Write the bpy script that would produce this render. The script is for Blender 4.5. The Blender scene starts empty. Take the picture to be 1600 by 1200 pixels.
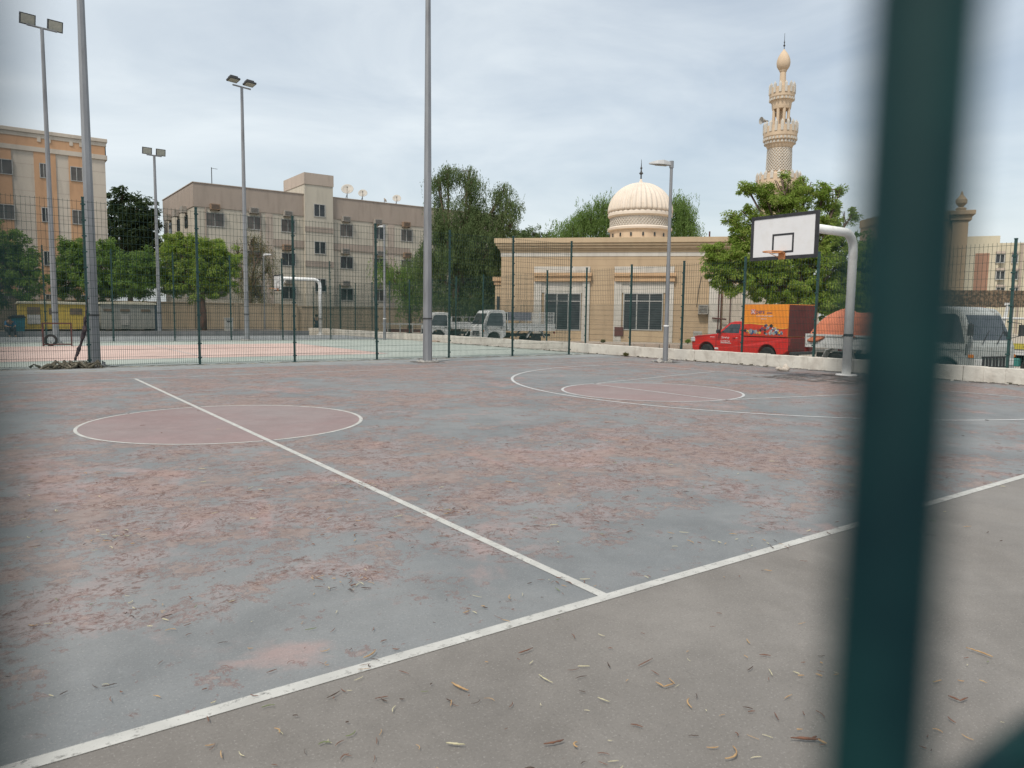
import bpy, math, random
import numpy as np
from mathutils import Vector, Matrix
random.seed(7)
R_ = math.radians
scene = bpy.context.scene
col = scene.collection

# ------------------------------------------------------------------ camera
FPX, PITCH, ROLL, YAW = 1143.96, .0935, .0127, .6239
CAM = np.array([-2.6542, -2.7896, 1.5028])
cF = np.array([math.sin(YAW)*math.cos(PITCH), math.cos(YAW)*math.cos(PITCH), -math.sin(PITCH)])
_r = np.array([math.cos(YAW), -math.sin(YAW), 0.]); _u = np.cross(_r, cF)
cR = math.cos(ROLL)*_r + math.sin(ROLL)*_u
cU = -math.sin(ROLL)*_r + math.cos(ROLL)*_u
cam_d = bpy.data.cameras.new("camera"); cam = bpy.data.objects.new("camera", cam_d); col.objects.link(cam)
cam.matrix_world = Matrix(((cR[0], cU[0], -cF[0], CAM[0]), (cR[1], cU[1], -cF[1], CAM[1]), (cR[2], cU[2], -cF[2], CAM[2]), (0, 0, 0, 1)))
cam_d.sensor_width = 36; cam_d.lens = 36*FPX/1600
cam_d.clip_start = .004; cam_d.clip_end = 3000
cam_d.dof.use_dof = True; cam_d.dof.focus_distance = 14; cam_d.dof.aperture_fstop = cam_d.lens/3.5
scene.camera = cam
scene.view_settings.view_transform = 'Standard'; scene.view_settings.look = 'None'
scene.view_settings.exposure = 0.0; scene.view_settings.gamma = 1

# ------------------------------------------------------------------ light
SUN_DIR = Vector((-.62, -.28, 1.0)).normalized()
SUN_EL = math.asin(SUN_DIR.z); SUN_AZ = math.atan2(SUN_DIR.x, SUN_DIR.y)
w = bpy.data.worlds.new("World"); scene.world = w; w.use_nodes = True
nt = w.node_tree; nt.nodes.clear()
def N(t, **k):
    n = nt.nodes.new(t)
    for a, b in k.items(): setattr(n, a, b)
    return n
out = N('ShaderNodeOutputWorld'); bg = N('ShaderNodeBackground'); sky = N('ShaderNodeTexSky')
sky.sky_type = 'NISHITA'; sky.sun_disc = False; sky.sun_elevation = SUN_EL; sky.sun_rotation = SUN_AZ
sky.dust_density = 2.2; sky.air_density = 1.1; sky.ozone_density = 1.6
tc = N('ShaderNodeTexCoord'); mp = N('ShaderNodeMapping'); mp.inputs['Scale'].default_value = (1, 1, 3.2)
mp.inputs['Rotation'].default_value = (.1, .15, .4)
n1 = N('ShaderNodeTexNoise'); n1.inputs['Scale'].default_value = 2.3; n1.inputs['Detail'].default_value = 7; n1.inputs['Roughness'].default_value = .55; n1.inputs['Distortion'].default_value = .5
cr = N('ShaderNodeValToRGB'); cr.color_ramp.elements[0].position = .30; cr.color_ramp.elements[1].position = .72
cr.color_ramp.elements[0].color = (.36, .36, .36, 1); cr.color_ramp.elements[1].color = (.86, .86, .86, 1)
mx = N('ShaderNodeMixRGB')
mx.inputs[2].default_value = (10.9, 11.7, 12.1, 1)      # thin cloud veil (radiance before the background strength)
skt = N('ShaderNodeMixRGB', blend_type='MULTIPLY'); skt.inputs[0].default_value = 1; skt.inputs[2].default_value = (1.55, 1.5, 1.42, 1)
nt.links.new(tc.outputs['Generated'], mp.inputs[0]); nt.links.new(mp.outputs[0], n1.inputs['Vector'])
nt.links.new(n1.outputs['Fac'], cr.inputs[0]); nt.links.new(cr.outputs[0], mx.inputs[0])
nt.links.new(sky.outputs[0], skt.inputs[1]); nt.links.new(skt.outputs[0], mx.inputs[1])
nt.links.new(mx.outputs[0], bg.inputs[0]); nt.links.new(bg.outputs[0], out.inputs[0])
bg.inputs[1].default_value = .085
sd = bpy.data.lights.new("sun", 'SUN'); sd.energy = 2.9; sd.angle = R_(10); sd.color = (1, .93, .82)
so = bpy.data.objects.new("sun", sd); col.objects.link(so); so.rotation_euler = SUN_DIR.to_track_quat('Z', 'Y').to_euler()

# ------------------------------------------------------------------ pixel rays of the 1600 px photograph -> points at a known plane
def ray(x, y): return cF + cR*(x-800)/FPX - cU*(y-600)/FPX
def at_x(x, y, X): d = ray(x, y); return Vector(CAM + d*(X-CAM[0])/d[0])
def at_y(x, y, Y): d = ray(x, y); return Vector(CAM + d*(Y-CAM[1])/d[1])
def at_z(x, y, Z=0): d = ray(x, y); return Vector(CAM + d*(Z-CAM[2])/d[2])
def at_d(x, y, D): d = ray(x, y); return Vector(CAM + d*D)      # D = depth along the view axis
def h_at(P, y):                                                  # height at row y above the ground point P
    d = np.array([P[0], P[1], 0]) - CAM
    lo, hi = -3., 40.
    for _ in range(40):
        m = (lo+hi)/2; q = d.copy(); q[2] = m-CAM[2]
        py = 600 - FPX*(q@cU)/(q@cF)
        if py > y: lo = m
        else: hi = m
    return lo

# ------------------------------------------------------------------ materials
MATS = {}
def mat(name, c, rough=.8, c2=None, scale=3., detail=5., lo=.35, hi=.65, bump=0., bscale=40., metal=0., spec=.3, trans=0., stretch=None, c3=None, s3=25., f3=.35):
    if name in MATS: return MATS[name]
    m = bpy.data.materials.new(name); m.use_nodes = True; MATS[name] = m
    t = m.node_tree; b = t.nodes['Principled BSDF']
    b.inputs['Roughness'].default_value = rough; b.inputs['Metallic'].default_value = metal
    b.inputs['Specular IOR Level'].default_value = spec
    b.inputs['Base Color'].default_value = (*c, 1)
    co = t.nodes.new('ShaderNodeTexCoord'); src = co.outputs['Object']
    if stretch:
        mpn = t.nodes.new('ShaderNodeMapping'); mpn.inputs['Scale'].default_value = stretch
        t.links.new(src, mpn.inputs[0]); src = mpn.outputs[0]
    last = None
    if c2 is not None:
        n = t.nodes.new('ShaderNodeTexNoise'); n.inputs['Scale'].default_value = scale; n.inputs['Detail'].default_value = detail
        n.inputs['Roughness'].default_value = .6
        t.links.new(src, n.inputs['Vector'])
        r = t.nodes.new('ShaderNodeMapRange'); r.inputs['From Min'].default_value = lo; r.inputs['From Max'].default_value = hi
        t.links.new(n.outputs['Fac'], r.inputs['Value'])
        x = t.nodes.new('ShaderNodeMixRGB'); x.inputs[1].default_value = (*c, 1); x.inputs[2].default_value = (*c2, 1)
        t.links.new(r.outputs[0], x.inputs[0]); last = x
        if c3 is not None:
            n3 = t.nodes.new('ShaderNodeTexNoise'); n3.inputs['Scale'].default_value = s3; n3.inputs['Detail'].default_value = 3
            t.links.new(src, n3.inputs['Vector'])
            r3 = t.nodes.new('ShaderNodeMapRange'); r3.inputs['From Min'].default_value = .5; r3.inputs['From Max'].default_value = .7; r3.inputs['To Max'].default_value = f3
            t.links.new(n3.outputs['Fac'], r3.inputs['Value'])
            x3 = t.nodes.new('ShaderNodeMixRGB'); x3.inputs[2].default_value = (*c3, 1)
            t.links.new(r3.outputs[0], x3.inputs[0]); t.links.new(x.outputs[0], x3.inputs[1]); last = x3
        t.links.new(last.outputs[0], b.inputs['Base Color'])
    if bump:
        n2 = t.nodes.new('ShaderNodeTexNoise'); n2.inputs['Scale'].default_value = bscale; n2.inputs['Detail'].default_value = 4
        bp = t.nodes.new('ShaderNodeBump'); bp.inputs['Strength'].default_value = bump; bp.inputs['Distance'].default_value = .02
        t.links.new(src, n2.inputs['Vector']); t.links.new(n2.outputs['Fac'], bp.inputs['Height']); t.links.new(bp.outputs[0], b.inputs['Normal'])
    if trans:
        tl = t.nodes.new('ShaderNodeBsdfTranslucent'); ms = t.nodes.new('ShaderNodeMixShader'); ms.inputs[0].default_value = trans
        if last: t.links.new(last.outputs[0], tl.inputs[0])
        else: tl.inputs[0].default_value = (*c, 1)
        o = t.nodes['Material Output']; t.links.new(b.outputs[0], ms.inputs[1]); t.links.new(tl.outputs[0], ms.inputs[2]); t.links.new(ms.outputs[0], o.inputs[0])
    return m

def leafmat(name, c, c2, c3):
    return mat(name, c, .6, c2, .9, 3, .38, .62, spec=.2, trans=.48, c3=c3, s3=5., f3=.7)
M_green = mat('fence_green', (.016, .052, .05), .5, (.028, .07, .066), 4, spec=.35)
M_wire = mat('wire_green', (.012, .035, .032), .6, (.03, .06, .055), 3, spec=.2)
M_galv = mat('galvanised_steel', (.20, .207, .22), .5, (.28, .288, .30), 2.5, metal=.35, spec=.5, stretch=(1, 1, .25), c3=(.13, .12, .12), s3=6, f3=.3)
M_dark = mat('dark_metal', (.035, .037, .04), .5, (.06, .06, .06), 8)
M_glassl = mat('lamp_glass', (.30, .31, .27), .15, (.4, .4, .34), 12, spec=.6)
M_white = mat('white_paint', (.80, .80, .79), .5, (.86, .86, .84), 2, c3=(.58, .54, .49), s3=5, f3=.35)
M_board = mat('board_white', (.68, .68, .69), .45, (.63, .63, .64), 1.2, c3=(.55, .53, .5), s3=5, f3=.25)
M_black = mat('black_paint', (.025, .026, .03), .5, (.045, .045, .05), 6)
M_orange = mat('rim_orange', (.62, .27, .1), .5, (.5, .22, .1), 9)
M_rust = mat('rusty_red_metal', (.12, .04, .035), .7, (.07, .035, .03), 9)
M_concrete = mat('concrete', (.46, .44, .41), .9, (.36, .345, .32), 2.2, c3=(.2, .19, .175), s3=9, f3=.6, bump=.6, bscale=14)
M_conc_wall = mat('wall_concrete', (.62, .59, .53), .9, (.52, .49, .44), 1.0, c3=(.33, .29, .25), s3=3, f3=.45, bump=.8, bscale=9)
M_tyre = mat('tyre_rubber', (.02, .02, .021), .8, (.05, .048, .045), 6)
M_rim = mat('wheel_rim', (.35, .36, .37), .4, (.22, .22, .22), 12, metal=.4)
M_glass = mat('vehicle_glass', (.025, .032, .038), .06, (.05, .06, .065), 3, spec=.9)
M_bglass = mat('window_glass', (.022, .028, .034), .2, (.05, .058, .062), 1.2, spec=.5)
M_wframe = mat('window_frame', (.42, .42, .4), .5, (.34, .34, .33), 5)
M_bark = mat('bark', (.16, .115, .085), .95, (.08, .06, .048), 6, bump=.8, bscale=20, stretch=(1, 1, .3))
M_barkr = mat('reddish_bark', (.17, .095, .07), .95, (.09, .055, .045), 6, bump=.8, bscale=20, stretch=(1, 1, .3))

# ------------------------------------------------------------------ mesh builder
class MB:
    def __init__(s): s.v = []; s.f = []; s.m = []
    def add(s, vs, fs, mi=0):
        o = len(s.v); s.v += [tuple(v) for v in vs]; s.f += [tuple(i+o for i in f) for f in fs]; s.m += [mi]*len(fs)
    def box(s, a, b, mi=0, M=None):
        x0, y0, z0 = [min(p, q) for p, q in zip(a, b)]; x1, y1, z1 = [max(p, q) for p, q in zip(a, b)]
        vs = [Vector(p) for p in ((x0,y0,z0),(x1,y0,z0),(x1,y1,z0),(x0,y1,z0),(x0,y0,z1),(x1,y0,z1),(x1,y1,z1),(x0,y1,z1))]
        if M is not None: vs = [M @ v for v in vs]
        s.add(vs, [(0,3,2,1),(4,5,6,7),(0,1,5,4),(1,2,6,5),(2,3,7,6),(3,0,4,7)], mi); return s
    def tube(s, pts, rs, n=8, mi=0, cap=True, ph=0.):
        pts = [Vector(p) for p in pts]
        if not hasattr(rs, '__len__'): rs = [rs]*len(pts)
        vs = []; fs = []; prev = None
        for i, p in enumerate(pts):
            t = (pts[min(i+1, len(pts)-1)]-pts[max(i-1, 0)])
            t = t.normalized() if t.length > 1e-9 else Vector((0, 0, 1))
            if prev is None: a = t.orthogonal().normalized() if abs(t.z) < .99 else Vector((1, 0, 0))
            else: a = (prev - t*prev.dot(t)); a = a.normalized() if a.length > 1e-6 else t.orthogonal().normalized()
            prev = a; b = t.cross(a)
            for k in range(n):
                g = 2*math.pi*k/n+ph; vs.append(p + (a*math.cos(g)+b*math.sin(g))*rs[i])
        for i in range(len(pts)-1):
            for k in range(n): fs.append((i*n+k, i*n+(k+1) % n, (i+1)*n+(k+1) % n, (i+1)*n+k))
        if cap: fs += [tuple(reversed(range(n))), tuple(range((len(pts)-1)*n, len(pts)*n))]
        s.add(vs, fs, mi); return s
    def lathe(s, prof, n=32, c=(0, 0, 0), mi=0, flute=0., nf=0, cap=True):
        vs = []; fs = []
        for r, z in prof:
            for k in range(n):
                g = 2*math.pi*k/n; rr = r*(1+flute*(abs(math.cos(g*nf/2))-.6)) if nf else r
                vs.append((c[0]+rr*math.cos(g), c[1]+rr*math.sin(g), c[2]+z))
        for i in range(len(prof)-1):
            for k in range(n): fs.append((i*n+k, i*n+(k+1) % n, (i+1)*n+(k+1) % n, (i+1)*n+k))
        if cap: fs += [tuple(reversed(range(n))), tuple(range((len(prof)-1)*n, len(prof)*n))]
        s.add(vs, fs, mi); return s
    def prism(s, poly, y0, y1, mi=0, wf=None, axis='y'):
        """poly of (x,z); extruded from y0 to y1; wf(x,z) -> factor on the half width"""
        n = len(poly); vs = []; c = (y0+y1)/2
        for yy in (y0, y1):
            for x, z in poly:
                f = wf(x, z) if wf else 1.; vs.append((x, c+(yy-c)*f, z) if axis == 'y' else (c+(yy-c)*f, x, z))
        fs = [tuple(range(n)), tuple(reversed(range(n, 2*n)))]
        fs += [(i, i+n, (i+1) % n+n, (i+1) % n) for i in range(n)]
        if axis != 'y': fs = [tuple(reversed(f)) for f in fs]
        s.add(vs, fs, mi); return s
    def build(s, name, mats, parent=None, smooth=False, bevel=0., loc=None):
        me = bpy.data.meshes.new(name); me.from_pydata(s.v, [], s.f)
        for m in (mats if isinstance(mats, (list, tuple)) else [mats]): me.materials.append(m)
        me.polygons.foreach_set('material_index', s.m)
        if smooth: me.shade_smooth()
        me.update()
        o = bpy.data.objects.new(name, me); col.objects.link(o)
        if parent is not None: o.parent = parent
        if loc is not None: o.location = loc
        if bevel:
            bv = o.modifiers.new('bevel', 'BEVEL'); bv.width = bevel; bv.segments = 2; bv.limit_method = 'ANGLE'; bv.angle_limit = R_(35)
        return o
def tag(o, label, cat, group=None, kind=None):
    if label: o['label'] = label
    if cat: o['category'] = cat
    if group: o['group'] = group
    if kind: o['kind'] = kind
    return o
def struct(o): o['kind'] = 'structure'; return o
def empty(name, loc, rz=0):
    o = bpy.data.objects.new(name, None); col.objects.link(o); o.location = loc; o.rotation_euler = (0, 0, rz); o.empty_display_size = .2; return o
def kids(o): return [c for c in bpy.data.objects if c.parent == o]
def copy_tree(o, parent=None):
    c = o.copy(); col.objects.link(c); c.parent = parent
    for ch in kids(o): copy_tree(ch, c)
    return c
def smooth_mod(o, ang=40):
    o.data.shade_smooth()
    return o
def flat_sheet(name, polys, z, m, mi=None):
    """polys: list of xy polygons -> one sheet"""
    me = bpy.data.meshes.new(name); v = []; f = []
    for p in polys:
        o = len(v); v += [(x, y, z) for x, y in p]; f.append(tuple(range(o, o+len(p))))
    me.from_pydata(v, [], f); me.materials.append(m); ob = bpy.data.objects.new(name, me); col.objects.link(ob); return struct(ob)

# ------------------------------------------------------------------ ground
ROADZ = -.3
def court_material(name, base, base2, wear, wear_amt, crust, speck=1., edge=True):
    m = bpy.data.materials.new(name); m.use_nodes = True; t = m.node_tree; b = t.nodes['Principled BSDF']
    b.inputs['Specular IOR Level'].default_value = .25
    L = t.links.new
    def nd(k, **a):
        n = t.nodes.new(k)
        for x, y in a.items(): setattr(n, x, y)
        return n
    co = nd('ShaderNodeTexCoord').outputs['Object']
    def noise(sc, det=6, ro=.6, dist=0., off=0.):
        mpn = nd('ShaderNodeMapping'); mpn.inputs['Location'].default_value = (off, off*1.7, 0); L(co, mpn.inputs[0])
        n = nd('ShaderNodeTexNoise'); n.inputs['Scale'].default_value = sc; n.inputs['Detail'].default_value = det; n.inputs['Roughness'].default_value = ro; n.inputs['Distortion'].default_value = dist
        L(mpn.outputs[0], n.inputs['Vector']); return n.outputs['Fac']
    def rng(v, a, c_, d=0., e=1., smooth=False):
        r = nd('ShaderNodeMapRange'); r.inputs['From Min'].default_value = a; r.inputs['From Max'].default_value = c_; r.inputs['To Min'].default_value = d; r.inputs['To Max'].default_value = e
        if smooth: r.interpolation_type = 'SMOOTHSTEP'
        L(v, r.inputs['Value']); return r.outputs[0]
    def math_(op, a, c_):
        n = nd('ShaderNodeMath', operation=op)
        for i, q in enumerate((a, c_)):
            if isinstance(q, (int, float)): n.inputs[i].default_value = q
            else: L(q, n.inputs[i])
        return n.outputs[0]
    def mix(f, a, c_):
        n = nd('ShaderNodeMixRGB')
        for i, q in zip((0, 1, 2), (f, a, c_)):
            if isinstance(q, tuple): n.inputs[i].default_value = (*q, 1)
            elif isinstance(q, (int, float)): n.inputs[i].default_value = q
            else: L(q, n.inputs[i])
        return n.outputs[0]
    sep = nd('ShaderNodeSeparateXYZ'); L(co, sep.inputs[0])
    c = mix(rng(noise(.35, 5, .55), .38, .62), base, base2); c = mix(rng(noise(.9, 6, .6, 1., off=61), .44, .64, 0, .5), c, tuple(x*1.18 for x in base2)); c = mix(rng(noise(.6, 7, .65, .6, off=67), .52, .62, 0, .32), c, tuple(x*.72 for x in base))
    c = mix(rng(noise(2.2, 7, .72, off=3), .42, .75, 0, .38), c, tuple(x*.68 for x in base)); c = mix(rng(noise(7, 6, .75, off=23), .5, .72, 0, .3), c, tuple(min(1, x*1.35) for x in base))     # grime
    if wear_amt > 0:
        bias = rng(sep.outputs['Y'], .0, 3.6, -.062, .008)
        bx = rng(sep.outputs['X'], 2., 12., .0, -.012)
        big = noise(.22, 3, .5, .4, 11)
        mask0 = math_('ADD', math_('ADD', math_('ADD', noise(1.3, 9, .68, .15, 5), math_('MULTIPLY', math_('SUBTRACT', noise(11, 7, .75, .3, 31), .5), .42)), math_('MULTIPLY', math_('SUBTRACT', big, .5), .55)), math_('ADD', bias, bx))
        soft = rng(mask0, .465, .61, 0, wear_amt, True)
        c = mix(soft, c, mix(rng(noise(3.5, 4, .6, off=2), .4, .6), wear, tuple(x*.86 for x in wear)))
        smear = rng(math_('ADD', noise(.75, 5, .55, .8, 51), math_('MULTIPLY', math_('SUBTRACT', noise(6, 5, .7, .3, 53), .5), .2)), .585, .72, 0, .40, True)
        c = mix(smear, c, (.44, .275, .245))
        if crust:
            crm = math_('ADD', math_('ADD', math_('ADD', noise(2.1, 10, .74, .2, 9), math_('MULTIPLY', math_('SUBTRACT', noise(17, 5, .7, .3, 37), .5), .30)), math_('MULTIPLY', math_('SUBTRACT', big, .5), .5)), bias)
            inner = rng(crm, .545, .575, 0, .55)
            c = mix(inner, c, mix(rng(noise(9, 3, .6), .4, .6), (.235, .15, .12), (.31, .215, .18)))
            band = math_('MULTIPLY', rng(crm, .515, .532), rng(crm, .532, .552, 1, 0))
            c = mix(math_('MULTIPLY', band, .75), c, (.17, .085, .07))
            # ragged dark edges of peeled coating
            for (sc_, dt_, wd_, of_, st_, lo_) in ((4.2, 4, .030, 17, .85, .482), (7.5, 3, .045, 29, .75, .495), (2.2, 6, .018, 41, .85, .47)):
                fine = noise(sc_, dt_, .62, 1.4, of_)
                sq = math_('MULTIPLY', rng(fine, .5-wd_, .5), rng(fine, .5, .5+wd_, 1, 0))
                brk = rng(noise(sc_*1.7, 4, .6, off=of_+3), .46, .56)
                c = mix(math_('MULTIPLY', math_('MULTIPLY', math_('MULTIPLY', sq, brk), rng(mask0, lo_, lo_+.06)), st_), c, (.105, .055, .042))
    mps = nd('ShaderNodeMapping'); mps.inputs['Rotation'].default_value = (0, 0, .9); mps.inputs['Scale'].default_value = (14, .7, 1); L(co, mps.inputs[0])
    nsx = nd('ShaderNodeTexNoise'); nsx.inputs['Scale'].default_value = 1.6; nsx.inputs['Detail'].default_value = 5; nsx.inputs['Roughness'].default_value = .7; L(mps.outputs[0], nsx.inputs['Vector'])
    c = mix(math_('MULTIPLY', rng(nsx.outputs['Fac'], .66, .72), .4*speck), c, tuple(x*.62 for x in base))
    # asphalt speckle and crumbs
    c = mix(math_('MULTIPLY', rng(noise(75, 2, .6, off=1), .56, .7), .30*speck), c, tuple(x*.5 for x in base))
    c = mix(math_('MULTIPLY', rng(noise(95, 2, .6, off=7), .58, .72), .24*speck), c, (.52, .5, .47))
    c = mix(math_('MULTIPLY', rng(noise(14, 5, .8, off=13), .66, .72), .55), c, (.14, .11, .095))
    L(c, b.inputs['Base Color'])
    L(rng(noise(1.1, 4), .3, .7, .62, .9), b.inputs['Roughness'])
    bp = nd('ShaderNodeBump'); bp.inputs['Strength'].default_value = .35; bp.inputs['Distance'].default_value = .004
    L(noise(60, 4, .7), bp.inputs['Height']); L(bp.outputs[0], b.inputs['Normal'])
    return m
G_court = court_material('court_paint', (.176, .187, .192), (.210, .216, .216), (.345, .262, .248), .46, True)
G_apron = court_material('court_apron', (.168, .155, .141), (.212, .198, .182), (.3, .2, .18), 0, False)
G_bluea = court_material('court_blue_apron', (.235, .25, .256), (.27, .28, .28), (.3, .2, .18), 0, False, .4)
G_circle = court_material('circle_red_paint', (.265, .192, .186), (.232, .197, .192), (.40, .25, .25), 0, False, .6)
G_mint = court_material('mint_green_paint', (.34, .385, .345), (.39, .42, .38), (.3, .2, .18), 0, False, .4)
G_pink = court_material('salmon_paint', (.53, .385, .335), (.57, .43, .38), (.3, .2, .18), 0, False, .4)
G_sand = mat('sandy_ground', (.42, .36, .28), .95, (.33, .29, .235), .4, 8, c3=(.2, .18, .15), s3=4, f3=.4, bump=.5, bscale=8)
G_road = mat('road_asphalt', (.16, .155, .15), .9, (.22, .21, .2), .7, 8, bump=.4, bscale=30)
G_bed = mat('bed_soil', (.20, .17, .14), .95, (.13, .115, .10), .8, 8, bump=.8, bscale=5)

def rect(x0, y0, x1, y1): return [(x0, y0), (x1, y0), (x1, y1), (x0, y1)]
flat_sheet('ground', [rect(-900, -900, 900, 1200)], ROADZ-.02, G_sand)
W, XL = 15.17, 14.2
# the raised slab the courts lie on
b_ = MB(); b_.box((-40, -30, ROADZ-.5), (17.5, 45.2, -.004)); struct(b_.build('court_slab', G_apron))
flat_sheet('court_apron', [rect(-38, -28, 17.45, -.0)], 0, G_apron)
flat_sheet('court_surface', [rect(-18, .0, 17.45, 17.6)], 0, G_court)
flat_sheet('court_side_strip', [rect(-38, 17.6, 17.45, 19.15), rect(-38, 0, -18, 17.6)], 0, G_bluea)
flat_sheet('green_court_surface', [rect(-38, 19.15, 17.45, 37.2)], 0, G_mint)
flat_sheet('rear_court_surface', [rect(-38, 37.2, 17.45, 45.15)], 0, G_bluea)
flat_sheet('salmon_court_field', [rect(-20, 22.4, 9.7, 32.6)], .004, G_pink)
flat_sheet('road', [rect(19.3, -90, 25.6, 140)], ROADZ-.012, G_road)
t_ = MB(); t_.box((25.7, -90, ROADZ-.4), (60, 140, ROADZ+.12)); struct(t_.build('pavement', mat('paving', (.42, .37, .31), .9, (.34, .3, .26), 1.2, 7, bump=.4, bscale=12)))
t_ = MB(); t_.box((-80, 45.2, -.5), (14.6, 53, .28)); struct(t_.build('planting_bed', G_bed))
t_ = MB()
for k in range(24): t_.box((-33+k*2., 45.05, -.3), (-33+k*2.+1.985, 45.2, .30))
struct(t_.build('kerb', mat('kerb_grey', (.17, .17, .175), .9, (.24, .235, .23), 1.5, 5, bump=.5)))

# painted lines, worn
def paint_mat(name, c, lo, hi):
    m = mat(name, c, .7, tuple(x*.85 for x in c), 6, 6, .4, .6)
    t = m.node_tree; o = t.nodes['Material Output']; b = t.nodes['Principled BSDF']
    n = t.nodes.new('ShaderNodeTexNoise'); n.inputs['Scale'].default_value = 24; n.inputs['Detail'].default_value = 9; n.inputs['Roughness'].default_value = .75
    co = t.nodes.new('ShaderNodeTexCoord'); t.links.new(co.outputs['Object'], n.inputs['Vector'])
    r = t.nodes.new('ShaderNodeMapRange'); r.inputs['From Min'].default_value = lo; r.inputs['From Max'].default_value = hi
    r.inputs['To Min'].default_value = .12
    t.links.new(n.outputs['Fac'], r.inputs['Value'])
    tr = t.nodes.new('ShaderNodeBsdfTransparent'); ms = t.nodes.new('ShaderNodeMixShader')
    t.links.new(r.outputs[0], ms.inputs[0]); t.links.new(tr.outputs[0], ms.inputs[1]); t.links.new(b.outputs[0], ms.inputs[2]); t.links.new(ms.outputs[0], o.inputs[0])
    return m
P_line = paint_mat('line_paint', (.50, .495, .465), .30, .46)
P_worn = paint_mat('worn_line_paint', (.54, .545, .54), .30, .46)
def seg(p, q, w_=.055):
    p = Vector(p); q = Vector(q); d = (q-p).normalized(); n = Vector((-d.y, d.x))*w_/2
    return [tuple(p-n), tuple(q-n), tuple(q+n), tuple(p+n)]
def arc(cx, cy, r, a0, a1, w_=.055, n=90):
    o = []
    for i in range(n):
        a, b = R_(a0+(a1-a0)*i/n), R_(a0+(a1-a0)*(i+1)/n)
        o.append([(cx+(r-w_/2)*math.cos(a), cy+(r-w_/2)*math.sin(a)), (cx+(r+w_/2)*math.cos(a), cy+(r+w_/2)*math.sin(a)), (cx+(r+w_/2)*math.cos(b), cy+(r+w_/2)*math.sin(b)), (cx+(r-w_/2)*math.cos(b), cy+(r-w_/2)*math.sin(b))])
    return o
def disc(cx, cy, r, n=96): return [(cx+r*math.cos(2*math.pi*i/n), cy+r*math.sin(2*math.pi*i/n)) for i in range(n)]
flat_sheet('court_circle_fill', [disc(0, W/2, 1.78), disc(8.3, W/2, 1.78)], .0015, G_circle)
flat_sheet('court_line_marking', [seg((-14, 0), (14, 0), .07), seg((0, .035), (0, W-.03), .062)] + arc(0, W/2, 1.8, 92, 268, .04) + arc(0, W/2, 1.8, -88, 88, .048), .003, P_line)
flat_sheet('worn_line_marking', [seg((-14, W), (14, W), .05), seg((14.1, .04), (14.1, W-.03), .05)]
    + arc(8.3, W/2, 1.8, 0, 360, .05) + [seg((8.3, W/2-1.77), (8.3, W/2+1.77), .045)]
    + arc(12.6, W/2, 6.32, 90, 270, .062) + [seg((12.6, W/2-6.32), (14, W/2-6.32), .05), seg((12.6, W/2+6.32), (14, W/2+6.32), .05)]
    + [seg((8.36, W/2+1.8), (14, W/2+3), .045), seg((8.36, W/2-1.8), (14, W/2-3), .045)], .0045, P_worn)
flat_sheet('green_court_line_marking', [seg((-20, 22.35), (9.8, 22.35), .06), seg((-20, 32.65), (9.8, 32.65), .06), seg((9.75, 22.4), (9.75, 32.6), .06), seg((-20, 36.9), (17, 36.9), .08), seg((-20, 19.6), (17, 19.6), .08)]
    + [seg((3.2, 22.45), (3.2, 32.55), .05)], .012, P_worn)

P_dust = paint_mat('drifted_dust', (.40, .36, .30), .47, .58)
P_shade_stain = paint_mat('contact_shade_stain', (.105, .095, .085), .46, .60)  # dark colour for painted contact shade, shared with one real stain
for n_ in ('drifted_dust', 'contact_shade_stain'):
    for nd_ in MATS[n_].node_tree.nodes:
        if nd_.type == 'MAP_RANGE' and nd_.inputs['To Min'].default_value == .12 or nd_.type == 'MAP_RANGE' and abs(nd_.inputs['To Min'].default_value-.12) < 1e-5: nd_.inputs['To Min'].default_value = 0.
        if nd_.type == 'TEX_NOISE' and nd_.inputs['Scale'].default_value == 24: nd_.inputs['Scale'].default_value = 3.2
flat_sheet('dust_patches', [rect(17.12, -6, 17.48, 44), rect(-14, 18.75, 17.1, 19.3), rect(-14, 17.9, 15, 18.1)], .006, P_dust)
flat_sheet('contact_shade_and_stain', [disc(16.2, 7.95, .62, 24), disc(15.87, 14.15, .5, 24), disc(8.65, 17.5, .55, 24), disc(-.29, 19.62, .7, 24), rect(16.95, -6, 17.44, 30), rect(13.4, 6.2, 15.9, 8.9), rect(-14, 19.1, 17, 19.32)], .009, P_shade_stain)  # contact shade painted at pole, wall and fence feet, plus stain by hoop
# ------------------------------------------------------------------ fences
def post_mesh(h, name='post', r=.028):
    m = MB(); m.box((-r, -r, -.02), (r, r, h)); m.box((-r-.006, -r-.006, h), (r+.006, r+.006, h+.03))
    m.box((-.09, -.09, -.001), (.09, .09, .012))
    k = .2
    while k < h-.05:
        m.box((-r-.028, -r-.014, k-.02), (r+.028, -r+.012, k+.02)); k += .4
    me = bpy.data.meshes.new(name); me.from_pydata(m.v, [], m.f); me.materials.append(M_green); return me
def panel_mesh(L, h, low, name='mesh_panel', r=.0031, full=False):
    m = MB(); n = int(round(L/.05))
    for i in range(1, n):
        x = i*L/n
        top = h if (i % 2 == 0 or full) else low
        m.box((x-r, -r, .05), (x+r, r, top))
    z = .06
    while z <= h+.001:
        m.box((.02, -r*3.3, z-r*1.15), (L-.02, -r*1.05, z+r*1.15)); z += .2
    me = bpy.data.meshes.new(name); me.from_pydata(m.v, [], m.f); me.materials.append(M_wire); return me
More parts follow.
